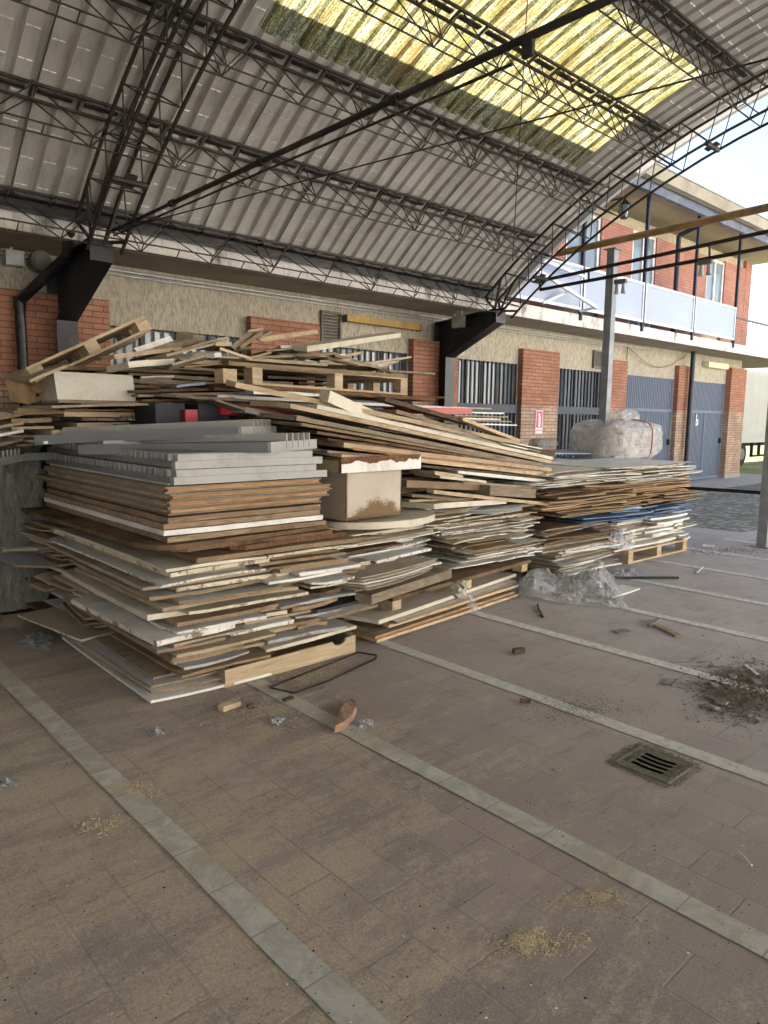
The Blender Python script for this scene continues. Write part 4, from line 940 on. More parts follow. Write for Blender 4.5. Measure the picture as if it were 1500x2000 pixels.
def pallet(lab, loc, rot, L=1.2, W=.8, mat='pine', deckmat=None, solid=False, bottom=True, blocks=3, bh=.09, tdeck=.02):
    t = thing('pallet', lab, 'pallet', 'wooden pallets in the wood heap', loc=loc); t.rotation_euler = rot
    for i in range(blocks):
        for j in range(3):
            x = (L-.1)*i/(blocks-1); y = (W-.1)*j/2; m = MB(); m.box(x, x+.1, y, y+.1, .021, .021+bh); m.build('block', mat, t)
    if bottom:
        for j in range(3): m = MB(); y = (W-.1)*j/2; m.box(0, L, y, y+.1, 0, .02); m.build('bottom_board', mat, t)
    z = .0215+bh
    if solid: m = MB(); m.box(-.02, L+.02, -.02, W+.02, z, z+tdeck+.006); m.build('deck', deckmat or mat, t)
    else:
        for i in range(blocks): x = (L-.1)*i/(blocks-1); m = MB(); m.box(x, x+.1, 0, W, z, z+.02); m.build('cross_board', mat, t)
        for j in range(5): m = MB(); y = (W-.12)*j/4; m.box(0, L, y, y+.12, z+.0205, z+.04); m.build('deck_board', deckmat or mat, t)
    return t
pA = at(70, 742, 1, 5.3); pB = at(305, 636, 1, 5.3); dv = pB-pA
pallet('light pine pallet tilted steeply up to the right above the white box', tuple(pA+Vector((0, 0, -.02))), (R(-12), -math.atan2(dv.z, dv.x), R(4)), L=dv.length, W=.42, mat='pine', bh=.055)
plank('cp', 'wide pale board tilted under the steep pallet above the white box', GD, at(57, 741, 1, 5.0), at(130, 712, 1, 5.05), (.1, 1.1, .05), .02)
plank('cb', 'long brown board lying flat on top of the white box', GD, at(120, 714, 1, 5.05), at(350, 722, 1, 5.1), (0, 1.0, 0), .025)
# wrapped stack at the left edge
t = thing('wrapped_pallet_load', 'tall load wrapped in shiny stretch film at the left edge of the photo', 'wrapped load', loc=(1.02, 6.0, 0))
m = MB(); 
for i in range(7): m.box(-.2+rnd.uniform(-.02, .02), .72+rnd.uniform(-.03, .03), .1, 1.2, .12+i*.18, .12+i*.18+.165)
m.build('goods', 'dark_bits', t)
m = MB(); n = 40; vs = []; fs = []; q = random.Random(5)
pts = []
for (x0, y0, x1, y1) in ((-.26, 1.25, -.26, .04), (-.26, .04, .78, .04), (.78, .04, .78, 1.25)):
    for i in range(n): f_ = i/n; pts.append((x0+(x1-x0)*f_, y0+(y1-y0)*f_))
nz = 40
for k_ in range(nz+1):
    for i, (x, y) in enumerate(pts):
        z = .05+1.33*k_/nz; r_ = .018*math.sin(i*1.3+z*16)+.012*math.sin(i*.7-z*31)+q.uniform(-.006, .006); vs.append((x+r_, y-abs(r_), z))
L_ = len(pts)
for k_ in range(nz):
    for i in range(L_-1): fs.append((k_*L_+i, k_*L_+i+1, (k_+1)*L_+i+1, (k_+1)*L_+i))
m.add(vs, fs, 0, True); m.build('stretch_film', 'film_dark', t)
pallet('dark old pallet under the film wrapped load at the left edge', (.8, 6.05, 0), (0, 0, 0), mat='dark_wood')
# dark bundles behind the front left stack
for i, (z, lab) in enumerate(((.05, 'lower black plastic crate behind the front left stack at the left'), (.31, 'upper black plastic crate behind the front left stack at the left'))):
    t = thing('plastic_crate', lab, 'crate', 'black plastic crates', loc=(1.62, 6.05, z))
    m = MB(); m.box(0, .6, 0, .02, 0, .25); m.box(0, .6, .48, .5, 0, .25); m.box(0, .02, .0205, .4795, 0, .25); m.box(.58, .6, .0205, .4795, 0, .25); m.box(.0205, .5795, .0205, .4795, .0, .02); m.build('crate_body', 'black_plastic', t)
    m = MB(); m.box(-.012, .612, -.012, -.0005, .21, .25); m.box(-.012, .612, -.012, -.0005, .1, .12); m.build('rim', 'black_plastic', t)
plank('gc', 'grey tray like board jutting out to the left above the black crates', GD, at(30, 1107, 1, 5.6), at(125, 1107, 1, 5.5), (-.1, .8, .05), .012, bow=.01)
plank('cc', 'thin cream slat jutting out at the far left below the wrapped load', GD, at(6, 1072, 1, 5.9), at(110, 1070, 1, 5.6), (0, .1, 0), .02)
plank('cp', 'small offcut with a crumbled heap, jutting out at the left of the front left stack', GA, at(58, 1140, 0, 1.62), at(90, 1152, 0, 1.66), (.6, .2, .0), .022)
plank('bc', 'grey dusty offcut jutting out above the crumbled piece at the left', GA, at(72, 1122, 0, 1.64), at(98, 1140, 0, 1.7), (.6, .2, 0), .02)
# ---------------------------------------------------------------- middle stack
GB = 'boards piled in the middle stack'
WB = {'wc': 1.5, 'gc': 1.2, 'bc': 1, 'cc': 2, 'ww': 2, 'cw': 2, 'wx': 3.4, 'cx': 4, 'gx': 1, 'ch': 2, 'cp': 2, 'od': 1, 'py': 1, 'cb': .6}
a0, a1 = (3.27, 3.69), (5.2, 3.88)
def gb(u1, v1, u2, v2, z, t_, ty, lab, back=(-.04, .55, 0)):
    A = at(u1, v1, 2, z); Bv = at(u2, v2, 2, z); plank(ty, lab, GB, A, Bv, back, t_)
gb(737, 1250, 1012, 1160, .035, .022, 'pn', 'long pine board lowest on the paving at the foot of the middle stack')
gb(733, 1243, 1005, 1155, .06, .018, 'ow', 'orange edged board, second from the paving in the middle stack')
gb(760, 1221, 1012, 1142, .10, .022, 'pn', 'pine board third from the paving in the middle stack', (-.04, .6, 0))
gb(775, 1214, 1008, 1134, .125, .02, 'wc', 'grimy white board fourth from the paving in the middle stack', (-.04, .6, 0))
gb(740, 1212, 1008, 1120, .165, .03, 'cw', 'long cream board with a clean thick edge below the chipboard topped pallet', (-.3, .9, 0))
gb(700, 1196, 735, 1211, .15, .03, 'py', 'pine plank end left of the long cream board, middle stack', (-.1, .9, 0))
gb(688, 1236, 735, 1244, .03, .02, 'py', 'pine plank end touching the paving left of the middle stack', (-.1, .9, 0))
gb(693, 1220, 722, 1229, .10, .03, 'od', 'grey plank end in the gap left of the middle stack', (-.1, .9, 0))
gb(930, 1105, 1075, 1080, .16, .03, 'cc', 'cream board poking out behind the plastic sheet at the right foot of the middle stack', (0, .7, 0))
pl0 = at(770, 1200, 2, .165); pl1 = at(1040, 1118, 2, .165); an = math.atan2(pl1.y-pl0.y, pl1.x-pl0.x)
pallet('chipboard topped pallet with stamped blocks at the foot of the middle stack', (pl0.x, pl0.y+.02, .167), (0, 0, an), L=1.95, W=.75, mat='pine', deckmat='chipboard_brown', solid=True, bottom=False, bh=.075, tdeck=.025, blocks=3)
bm_a = at(726, 1162, 2, .37); bm_b = at(882, 1112, 2, .40)
plank('od', 'thick weathered beam lying slanted on the chipboard topped pallet', GB, bm_a, bm_b, (-.05, .12, 0), .07)
stack('the left middle stack', GB, 41, .30, .84, lambda z: 3.12+.22*(z-.3), lambda z: 4.35+.25*math.sin(z*9), lambda z: 4.02+.10*(z-.3), (.8, 1.4), WB, wr=(.4, 1.2), yj=.11, xj=.13, rot=5, tr=(.012, .024), slope=.02)
stack('the middle stack foot, left part', GB, 46, .05, .30, lambda z: 3.15, lambda z: 3.9, lambda z: 4.2, (.8, 1.2), WB, wr=(.5, .8), yj=.08, xj=.07, rot=4, tr=(.02, .03))
stack('the right middle stack', GB, 42, .33, .74, lambda z: 4.45-.2*math.sin(z*11), lambda z: 5.62, lambda z: 4.06, (.8, 1.4), {'wc': 1.5, 'cw': 1.5, 'cc': 1.5, 'hb': 1, 'bc': 1.5, 'cp': 2, 'ow': .7, 'ww': 1, 'wx': 2.4, 'cx': 2.4}, wr=(.4, 1.1), yj=.10, xj=.10, rot=5, tr=(.008, .018), bowr=.02)
# fans of thin sheets
for i in range(5):
    A = at(593+i*10, 1058+i*5, 2, .70-.012*i); Bv = at(812+i*12, 1028-i*0+i*3, 2, .70-.012*i)
    plank(['gc', 'cc', 'ww', 'cc', 'ww'][i], f"{['top', 'second', 'third', 'fourth', 'lowest'][i]} thin sheet of the slanted fan under the curved board, middle stack", GB, A, Bv, (.25, .8, 0), .009, bow=.01)
for i in range(5):
    A = at(705+i*3, 1132+i*6, 2, .50-.012*i); Bv = at(855-i*4, 1093+i*6, 2, .50-.012*i)
    plank(['bc', 'cc', 'ww', 'cc', 'gc'][i], f"{['top', 'second', 'third', 'fourth', 'lowest'][i]} thin sheet of the low fan above the weathered beam, middle stack", GB, A, Bv, (-.35, .7, 0), .008, bow=.012)
plank('bk', 'black board sticking out between the front left and middle stacks', GB, at(620, 1192, 1, 3.72), at(735, 1165, 1, 3.78), (-.3, .6, 0), .02)
plank('wc', 'clean bluish white board sticking out right, at the foot of the front left stack', GA, at(640, 1206, 1, 3.66), at(738, 1181, 1, 3.66), (-.35, .5, 0), .016)
# curved board under the box
t = thing('curved_board', 'half round cream shelf with a smooth curved front under the big plywood box', 'shelf', loc=(3.18, 4.0, .80))
m = MB(); pc = [(.98*.5+.52*math.cos(math.pi*(1+i/24)), .10+.34*math.sin(math.pi*(1+i/24))) for i in range(25)]
m.prism(pc+[(1.01, .5), (-.03, .5)], 2, 0, .05); m.build('shelf_body', 'cream_laminate', t)
# plywood box with rim board
bxo = Vector((3.15, 3.87, .875)); t = thing('plywood_box', 'open plywood box with rotten stained front, standing on the curved shelf', 'box', loc=tuple(bxo)); t.rotation_euler = (0, 0, R(4))
W_, D_, H_ = .58, .55, .34
m = MB(); m.box(.012, W_-.012, 0, .014, .02, H_); m.build('front_panel', 'box_front', t)
m = MB(); m.box(0, .012, .0, D_, .0, H_); m.build('side_panel', 'pinkish_board', t)
m = MB(); m.box(W_-.012, W_, .0, D_, .0, H_); m.build('side_panel', 'chipboard_brown', t)
m = MB(); m.box(.0125, W_-.0125, .0, D_, 0, .0195); m.build('bottom_panel', 'chipboard_brown', t)
m = MB(); m.box(-.002, .013, -.004, -.0005, .0, H_); m.build('corner_strip', 'chipboard_brown', t)
t = thing('rim_frame', 'white frame board with torn brown top edge resting on the plywood box', 'frame', loc=(bxo.x-.12, bxo.y-.10, bxo.z+H_+.008)); t.rotation_euler = (0, 0, R(3))
q = random.Random(9); prof_ = [(0, 0), (.80, 0), (.80, .103)]+[(.77-.74*i/22, .058+.018*q.random()+.012*math.sin(i*.8)) for i in range(0, 22)]+[(0, .06)]
m = MB(); m.prism(prof_, 1, -.004, -.0005); m.build('torn_veneer', 'white_laminate', t)
m = MB(); m.box(0, .80, 0, .03, 0, .105); m.build('front_rail', 'osb_rotten', t)
m = MB(); m.box(0, .03, .0305, .5, 0, .08); m.box(.03, .8, .47, .5, 0, .08); m.build('back_rail', 'pine', t)
# behind the box: body of the middle stack
stack('the layers behind the plywood box', GB, 43, .86, 1.30, lambda z: 3.05, lambda z: 4.0, lambda z: 4.75, (.6, .9), {'od': 2, 'cb': 2, 'bc': 1}, wr=(.8, 1.2), tr=(.03, .045), yj=.08)
# round table tops
for (u, v, z, r_, lab) in ((905, 1001, .80, .62, 'large round white table top with dark edge in the middle stack'), (1010, 1002, .785, .55, 'smaller round white table top with dark edge at the right of the middle stack')):
    c_ = at(u, v, 2, z); c_.y = max(c_.y, 3.9)+r_; t = thing('round_table_top', lab, 'table top', 'round table tops in the middle stack', loc=tuple(c_))
    m = MB(); m.tube((0, 0, 0), (0, 0, .004), r_, 48); m.tube((0, 0, .026), (0, 0, .03), r_, 48); m.build('top_surface', 'grey_laminate', t)
    m = MB(); m.tube((0, 0, .0045), (0, 0, .0255), r_+.003, 48); m.build('edge_band', 'grey_paint', t)
# things on the round tops: explicit list, front edges surveyed on depth planes
def hp(ty, lab, u1, v1, u2, v2, Y1, Y2, bl, t_, dz=0., dx=0., gr=GB, bow=0., cut=None, rag=0.):
    return plank(ty, lab, gr, at(u1, v1, 1, Y1), at(u2, v2, 1, Y2), (dx, bl, dz), t_, bow=bow, cut=cut, rag=rag)
hp('cw', 'thick cream board with a row of screw holes, lying on the large round table top', 848, 984, 990, 974, 4.0, 4.05, .5, .045, dx=-.2)
hp('wc', 'white square offcut lying above the screw holed cream board', 805, 966, 885, 972, 4.05, 4.05, .4, .02)
hp('bc', 'dusty board beneath the white square offcut', 800, 976, 925, 972, 4.1, 4.1, .4, .02)
hp('pn', 'long pine slat slanting down to the right over the round table tops', 848, 957, 1098, 985, 3.95, 4.1, .08, .03)
hp('od', 'thick grey timber block resting on the right side of the middle stack', 958, 948, 1048, 955, 4.05, 4.1, .25, .09)
hp('cp', 'thin offcut pair beside the round table tops', 1005, 988, 1045, 984, 4.1, 4.1, .3, .018)
hp('pk', 'long pale beam running under the grey timber block', 795, 938, 1078, 952, 4.15, 4.2, .5, .06)
hp('ww', 'white strip slanting right above the pale beam', 895, 918, 1094, 940, 4.1, 4.2, .3, .03)
hp('cw', 'short cream strip above the pale beam at the box corner', 860, 929, 950, 939, 4.1, 4.1, .3, .02)
hp('pn', 'pine offcut with cut end beside the white slanting strip', 850, 920, 905, 928, 4.1, 4.1, .3, .03)
hp('cp', 'short chipboard strip pointing right under the slanting planks', 905, 940, 1050, 950, 4.15, 4.15, .3, .02)
stack('the layers behind the round tops', GB, 44, .84, 1.12, lambda z: 4.1, lambda z: 5.7, lambda z: 4.6, (.6, .9), {'od': 2, 'cb': 2, 'bc': 1}, wr=(.8, 1.7), tr=(.03, .045), yj=.08)
# long slanting planks, front face of the heap
LP = [
 ('pn', 'longest pale pine plank of the slanting bundle', 461, 746, 1016, 862, 4.15, 4.3, .12, .035),
 ('cw', 'cream plank below the longest pine plank in the slanting bundle', 620, 790, 1081, 893, 4.0, 4.2, .5, .03),
 ('pn', 'broad pine plank near the middle of the slanting bundle', 568, 788, 1078, 900, 3.98, 4.15, .5, .03),
 ('od', 'grey plank under the broad pine plank of the slanting bundle', 580, 812, 1060, 905, 4.0, 4.15, .5, .03),
 ('gc', 'dirty white panel edge in the slanting bundle', 590, 826, 1050, 908, 4.0, 4.15, .6, .02),
 ('cb', 'brown panel edge in the lower slanting bundle', 620, 842, 1062, 913, 4.02, 4.15, .6, .02),
 ('pn', 'upper orange pine board at the bottom of the slanting bundle', 672, 864, 1078, 914, 4.0, 4.15, .6, .035),
 ('ow', 'middle orange pine board at the bottom of the slanting bundle', 690, 874, 1082, 924, 4.0, 4.15, .6, .018),
 ('pn', 'lowest orange pine board at the bottom of the slanting bundle', 760, 888, 1086, 927, 4.0, 4.15, .6, .03),
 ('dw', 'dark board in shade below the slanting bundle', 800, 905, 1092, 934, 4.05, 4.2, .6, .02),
 ('cb', 'weathered board end on the left under the slanting bundle', 640, 855, 820, 880, 4.05, 4.1, .6, .02),
 ('od', 'short grey board under the left end of the slanting bundle', 640, 880, 800, 893, 4.0, 4.05, .5, .022),
 ('pn', 'two ply board end above the rim frame', 668, 888, 805, 898, 3.85, 3.9, .4, .02),
 ('ow', 'brown board end left of the rim frame', 640, 905, 690, 906, 4.05, 4.05, .5, .02),
 ('cp', 'lower board end left of the rim frame', 642, 914, 680, 915, 4.05, 4.05, .5, .02)]
for (ty, lab, u1, v1, u2, v2, Y1, Y2, bl, t_) in LP: hp(ty, lab, u1, v1, u2, v2, Y1, Y2, bl, t_, dz=.02)
hp('cw', 'thick cream beam with square end resting askew on the slanting bundle', 645, 763, 760, 815, 4.1, 4.3, .12, .085)
hp('pn', 'honeycomb filled board slanting behind the cream beam', 665, 792, 790, 812, 4.2, 4.3, .4, .05)
hp('dw', 'dark plank crossing down to the right over the slanting bundle', 753, 775, 918, 822, 4.15, 4.3, .1, .035)
hp('pn', 'pine plank end carrying on from the dark crossing plank', 905, 815, 1016, 858, 4.25, 4.35, .12, .03)
hp('od', 'grey brown plank just below the dark crossing plank', 775, 800, 985, 860, 4.2, 4.3, .3, .03)
hp('cp', 'pale strip below the grey brown plank in the slanting bundle', 770, 822, 975, 866, 4.2, 4.3, .3, .02)
hp('ww', 'white sheet slanting below the red board on the right', 815, 826, 1030, 876, 4.25, 4.4, .6, .012)
hp('cp', 'jagged pale board between the white sheet and slanting planks', 720, 832, 980, 872, 4.15, 4.3, .4, .02, rag=.01)
hp('ww', 'long white board lying behind the slanting bundle', 425, 770, 920, 797, 5.0, 5.2, .6, .025)
hp('ww', 'upper end of the white board with a tilted left edge', 495, 762, 660, 768, 4.8, 4.9, .6, .03)
hp('rd', 'red board showing on the right above the slanting bundle', 830, 796, 922, 797, 4.9, 4.95, .6, .06)
hp('rd', 'red board showing on the left under the tilted panels', 432, 790, 575, 800, 4.7, 4.7, .5, .07)
hp('rd', 'small red board end beside the navy box', 362, 800, 386, 800, 4.75, 4.75, .4, .1)
for i, (v, u2) in enumerate(((797, 960), (806, 985), (813, 992), (818, 978), (822, 1000), (829, 1010))):
    hp(['cc', 'ww', 'cp', 'ww', 'cc', 'ww'][i], f"{['top', 'second', 'third', 'fourth', 'fifth', 'lowest'][i]} pale slat of the loose fan in front of the barred window", 880+i*4, v-3, u2, v, 5.6, 5.8, .5, .018)
for i in range(5):
    hp(['ww', 'cc', 'gc', 'ww', 'bc'][i], f"{['top', 'second', 'third', 'fourth', 'lowest'][i]} bright thin sheet at the right foot of the slanting bundle", 935+i*6, 850+i*7, 1060-i*4, 876+i*5, 4.5, 4.6, .7, .012)
stack('the core behind the slanting planks', GB, 45, 1.12, 1.42, lambda z: 2.9, lambda z: 4.9-(z-1.1)*1.6, lambda z: 4.6, (.8, 1.2), {'od': 3, 'cb': 2, 'dw': 2}, wr=(1.0, 1.9), tr=(.03, .04), yj=.05)
stack('the core under the top pallet', GB, 47, 1.45, 1.93, lambda z: 2.15, lambda z: 4.5-(z-1.45)*.8, lambda z: 5.25, (.8, 1.2), {'od': 3, 'cb': 2, 'dw': 2}, wr=(1.0, 1.9), tr=(.03, .04), yj=.05)
# navy and grey panels between
t = thing('navy_box', 'dark navy drawer box wedged under the tilted panels behind the grey frames', 'box', loc=tuple(at(388, 830, 1, 4.75)))
m = MB(); m.box(0, .25, 0, .4, -.0, .15); m.box(-.3, -.08, .05, .4, .0, .15); m.build('box_body', 'blue_laminate', t); m.v
bpy.data.objects[t.children[0].name].data.materials[0] = simple('navy', (.02, .024, .035), .5)
hp('od', 'wide tilted brown panel over the navy box with a raised left corner', 337, 770, 560, 785, 4.7, 4.6, .6, .02, dz=.02, cut=(.1, 0))
hp('cp', 'pale strip dipping from the tilted brown panel', 420, 778, 480, 798, 4.6, 4.5, .3, .015)
hp('gg', 'grey slat slanting right beside the red board', 480, 795, 620, 822, 4.5, 4.3, .2, .04)
hp('bc', 'beige panel edge running left from the tilted brown panel', 100, 792, 335, 786, 4.95, 4.9, .7, .016)
hp('ww', 'white tray like panel lying in the dark gap beside the white box', 275, 735, 340, 733, 5.2, 5.2, .5, .012, dz=-.10, dx=.1)
hp('bp', 'pale blue sheet piece in the dark gap under the big pallet', 345, 752, 400, 746, 5.1, 5.1, .3, .02)
hp('gc', 'grey panel standing in the dark gap under the brown board', 270, 745, 420, 760, 5.3, 5.3, .6, .015)
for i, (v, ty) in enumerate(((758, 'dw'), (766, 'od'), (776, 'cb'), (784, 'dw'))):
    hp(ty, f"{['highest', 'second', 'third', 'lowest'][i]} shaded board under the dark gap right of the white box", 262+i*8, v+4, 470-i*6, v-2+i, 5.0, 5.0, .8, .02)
# ---------------------------------------------------------------- top of the heap
GT = 'loose boards and pallets on top of the heap'
A = at(447, 705, 1, 4.8); Bv = at(795, 732, 1, 5.1)
hp('ch', 'large chipboard deck lying across the top pallet blocks', 447, 705, 795, 732, 4.8, 5.1, .85, .03, gr=GT)
hp('od', 'second board under the large chipboard deck on top of the heap', 480, 715, 790, 738, 4.85, 5.15, .8, .015, gr=GT)
A = at(493, 744, 1, 4.85); Bv = at(795, 766, 1, 5.12); an = math.atan2(Bv.y-A.y, Bv.x-A.x); dz = -math.atan2(Bv.z-A.z, (Bv-A).length)
t = pallet('long pallet with square pine blocks carrying the chipboard deck on top of the heap', tuple(A+Vector((0, 0, -.03))), (0, dz, an), L=(Bv-A).length, W=.8, mat='pine', bh=.105)
p = at(436, 745, 1, 4.55); t = thing('pallet_block', 'square pine block with split end at the head of the longest slanting plank', 'block', loc=tuple(p)); m = MB(); m.box(0, .11, 0, .12, -.01, .09); m.build('wood_block', 'pine_y', t)
hp('rt', 'crumbling red brown strip under the top pallet', 455, 748, 850, 778, 4.75, 5.0, .7, .03, rag=.012, gr=GT)
hp('rt', 'second crumbling strip ending in front of the brick pier', 560, 766, 868, 775, 4.9, 5.3, .5, .018, rag=.012, gr=GT)
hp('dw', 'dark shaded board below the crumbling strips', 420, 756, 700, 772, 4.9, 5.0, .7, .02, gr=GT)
q = random.Random(77)
TL = [
 ('cw', 'long pale plank rising to the right towards the yellow lamp', 600, 676, 783, 650, 5.2, 6.0, .15, .05),
 ('gc', 'wide grey panel with pale edge near the middle top of the heap', 484, 697, 657, 688, 5.0, 5.3, .7, .02),
 ('bc', 'dusty panel lying under the wide grey panel on top', 500, 700, 735, 712, 5.0, 5.3, .7, .02),
 ('od', 'dark thin plank slanting down right in front of the window bars', 655, 690, 795, 732, 5.3, 5.4, .08, .03),
 ('cw', 'short pale stick pointing up right in front of the window bars', 735, 712, 778, 697, 5.5, 5.8, .06, .04),
 ('wc', 'white board end lying left of the wide grey panel', 445, 677, 510, 676, 5.2, 5.2, .5, .02),
 ('ww', 'white board end right of the leaning square panel', 548, 675, 592, 673, 5.4, 5.4, .4, .025),
 ('cp', 'square pale panel leaning on one corner at the top middle', 487, 697, 530, 687, 4.8, 4.85, .5, .012),
 ('od', 'dark grey plank rising steeply to the right near the square hole in the brick', 450, 676, 487, 645, 5.1, 5.3, .10, .04),
 ('gc', 'grey plank rising steeply beside the dark grey plank', 468, 675, 512, 646, 5.1, 5.3, .14, .03),
 ('pn', 'reddish plank end on the steep grey planks', 484, 645, 513, 640, 5.3, 5.4, .1, .02),
 ('od', 'small stick end right of the steep planks', 505, 660, 530, 646, 5.3, 5.4, .05, .02),
 ('bc', 'broad beige panel tilted up to the right in the top left part', 325, 692, 440, 664, 4.9, 5.1, .45, .018),
 ('cc', 'cream panel tilted up to the right above the broad beige panel', 340, 684, 447, 656, 5.0, 5.2, .4, .02),
 ('pn', 'plank end lying across the tilted cream panel', 420, 668, 452, 668, 5.05, 5.1, .4, .03),
 ('ww', 'white plank rising right just beside the tilted pallet', 262, 680, 332, 656, 5.0, 5.2, .15, .04),
 ('gc', 'greyish white plank end next to the rising white plank', 300, 678, 378, 662, 5.1, 5.2, .2, .04),
 ('pn', 'long pine board flat under the rising white planks', 222, 692, 355, 677, 4.9, 5.1, .5, .03),
 ('cw', 'thick cream board end facing the camera at top left', 250, 706, 340, 700, 4.7, 4.8, .6, .04),
 ('cp', 'thin pale board slanting right across the cream board end', 335, 710, 405, 692, 4.65, 4.8, .2, .015),
 ('bc', 'beige board lying right of the cream board end', 330, 708, 430, 704, 4.9, 4.95, .5, .02),
 ('pn', 'thin stick slanting down right beside the white block', 430, 678, 488, 697, 4.75, 4.75, .06, .02),
 ('cc', 'pale slat under the square leaning panel', 480, 700, 640, 712, 4.9, 5.0, .3, .015),
 ('cb', 'brown board end in the tangle on the right top', 640, 697, 700, 712, 5.1, 5.2, .4, .02),
 ('cp', 'pale offcut in the tangle in front of the window', 655, 700, 745, 716, 5.2, 5.3, .3, .02),
 ('ww', 'white offcut in the tangle in front of the window', 640, 690, 705, 705, 5.4, 5.5, .3, .015),
 ('od', 'weathered short slat on the right end of the top pallet', 760, 722, 850, 728, 5.2, 5.4, .08, .02),
 ('cd', 'cardboard strip hanging over the left end of the chipboard deck', 360, 715, 445, 708, 4.9, 4.9, .3, .01),
 ('od', 'grey board in the shadow left of the chipboard deck', 300, 712, 450, 722, 5.0, 5.0, .6, .02),
 ('cp', 'small upright block end standing against the window grille', 378, 655, 400, 655, 5.4, 5.4, .1, .09),
 ('ww', 'white splintered block end in the middle of the top tangle', 418, 690, 432, 686, 4.8, 4.8, .15, .035),
 ('bc', 'thin board peeking above the wide grey panel', 520, 684, 610, 676, 5.3, 5.4, .4, .012)]
for (ty, lab, u1, v1, u2, v2, Y1, Y2, bl, t_) in TL: hp(ty, lab, u1, v1, u2, v2, Y1, Y2, bl, t_, dz=q.uniform(-.03, .03), dx=q.uniform(-.1, .1), gr=GT, rag=.003)
# honeycomb strip
A = at(512, 668, 1, 5.4); Bv = at(617, 652, 1, 5.9); t = thing('honeycomb_strip', 'pale strip with a row of square holes in front of the red brick pier', 'strip', loc=tuple(A))
d = Bv-A; m = MB(); m.bar((0, 0, .0), d, .04, .006); m.bar((0, 0, .045), d+Vector((0, 0, .045)), .04, .006); m.build('facing', 'cardboard', t)
m = MB()
for i in range(22): p = d*(i/21); m.bar(p+Vector((0, 0, .0032)), p+Vector((0, 0, .0418)), .008, .038, (1, 0, 0))
m.build('cell_walls', 'pine', t)
# random tangle to thicken the top
for i in range(42):
    u = q.uniform(300, 720); v = 712-22*math.sin(min(1, (u-300)/380)*math.pi)*q.random()-4
    L_ = q.uniform(30, 110); sl_ = q.uniform(-.22, .2); Y = q.uniform(5.1, 5.9); ty = pick(q, {'bc': 2, 'cp': 3, 'od': 1.5, 'ww': 2, 'cw': 2, 'pn': 2.5, 'gc': 1.5, 'cb': 1, 'cx': 2, 'wx': 2})
    hp(ty, f"{TYPES[ty][1]} offcut in the top tangle, {ordw(i+1)} one counted from the front", u, v, u+L_, v+sl_*L_, Y, Y+q.uniform(-.2, .3), q.uniform(.1, .5), q.uniform(.01, .03), dz=q.uniform(-.05, .05), gr=GT, rag=.004)
# ---------------------------------------------------------------- right stack
GC = 'sheets piled in the right stack'
WC1 = {'cw': 2, 'ww': 2, 'cc': 1, 'bc': 1, 'gc': 1, 'cx': 3, 'wx': 3}
stack('the right stack, left half', GC, 51, .02, .42, lambda z: 6.05-.3*(z > .3), lambda z: 7.05-.2*max(0, z-.3), lambda z: 4.0+.12*z, (.8, 1.2), WC1, wr=(1.0, 1.4), tr=(.010, .016), yj=.05, xj=.07, rot=5, gap=.004)
stack('the grey part, right stack', GC, 52, .42, .56, lambda z: 5.75, lambda z: 7.0, lambda z: 4.0, (.8, 1.2), {'gc': 2, 'cb': 2, 'bc': 2, 'hb': 1}, wr=(.7, 1.2), tr=(.012, .02), yj=.06, xj=.09, rot=6)
pallet('pine pallet under the right half of the right stack', (7.35, 4.0, 0), (0, 0, R(-1)), L=1.38, W=.9, bh=.085)
stack('the right stack on the pallet', GC, 53, .15, .46, lambda z: 7.15+.05*math.sin(z*30), lambda z: 8.75, lambda z: 4.03, (.8, 1.1), {'ww': 3, 'cw': 2, 'wc': 1}, wr=(.4, .8), tr=(.02, .04), yj=.10, xj=.10, rot=7)
stack('the blue part, right stack', GC, 54, .50, .635, lambda z: 6.35, lambda z: 8.75, lambda z: 4.0, (.8, 1.1), {'bl': 5, 'bk': 1.2, 'bp': 1.5}, wr=(.45, .9), tr=(.010, .016), yj=.09, xj=.14, rot=9, gap=.004, rag=.004)
stack('the brown part, right stack', GC, 55, .64, .92, lambda z: 5.85+.1*math.sin(z*40), lambda z: 8.85, lambda z: 4.02, (.8, 1.2), {'hb': 6, 'cd': 2.5, 'cb': 1, 'cp': 1}, wr=(.6, 1.3), tr=(.010, .019), yj=.09, xj=.12, rot=6, gap=.006, rag=.004)
stack('the pale top, right stack', GC, 56, .925, 1.10, lambda z: 5.8+.15*math.sin(z*50), lambda z: 8.85-1.2*max(0, z-.98), lambda z: 4.05, (.9, 1.4), {'cw': 2, 'wc': 2, 'ww': 2, 'cx': 2, 'wx': 3.5}, wr=(.8, 1.6), tr=(.009, .014), yj=.09, xj=.14, rot=5, gap=.005)
# rear body of the right stack, reaching back under the wrapped bundle
stack('the rear of the right stack', GC, 57, .02, .95, lambda z: 6.1, lambda z: 9.3, lambda z: 5.3, (1.4, 1.8), {'hb': 2, 'bc': 2}, wr=(1.4, 1.8), tr=(.10, .12), yj=.05, xj=.08)
stack('the top behind the right stack', GC, 58, .98, 1.06, lambda z: 6.1, lambda z: 9.0, lambda z: 5.25, (1.3, 1.7), {'bp': 1, 'ww': 3}, wr=(1.2, 1.8), tr=(.012, .016), yj=.1, xj=.1)
hp('ww', 'large bright white sheet topmost on the right stack', 1080, 903, 1330, 912, 4.9, 5.1, 1.2, .01, gr=GC, dz=.06)
hp('bp', 'pale blue sheet topmost behind the right stack', 1075, 885, 1200, 886, 5.6, 5.7, .8, .012, gr=GC, dz=.03)
hp('dw', 'dark crate side standing behind the slanting bundle near the window', 1010, 876, 1085, 880, 5.0, 5.2, .3, .08, gr=GC)
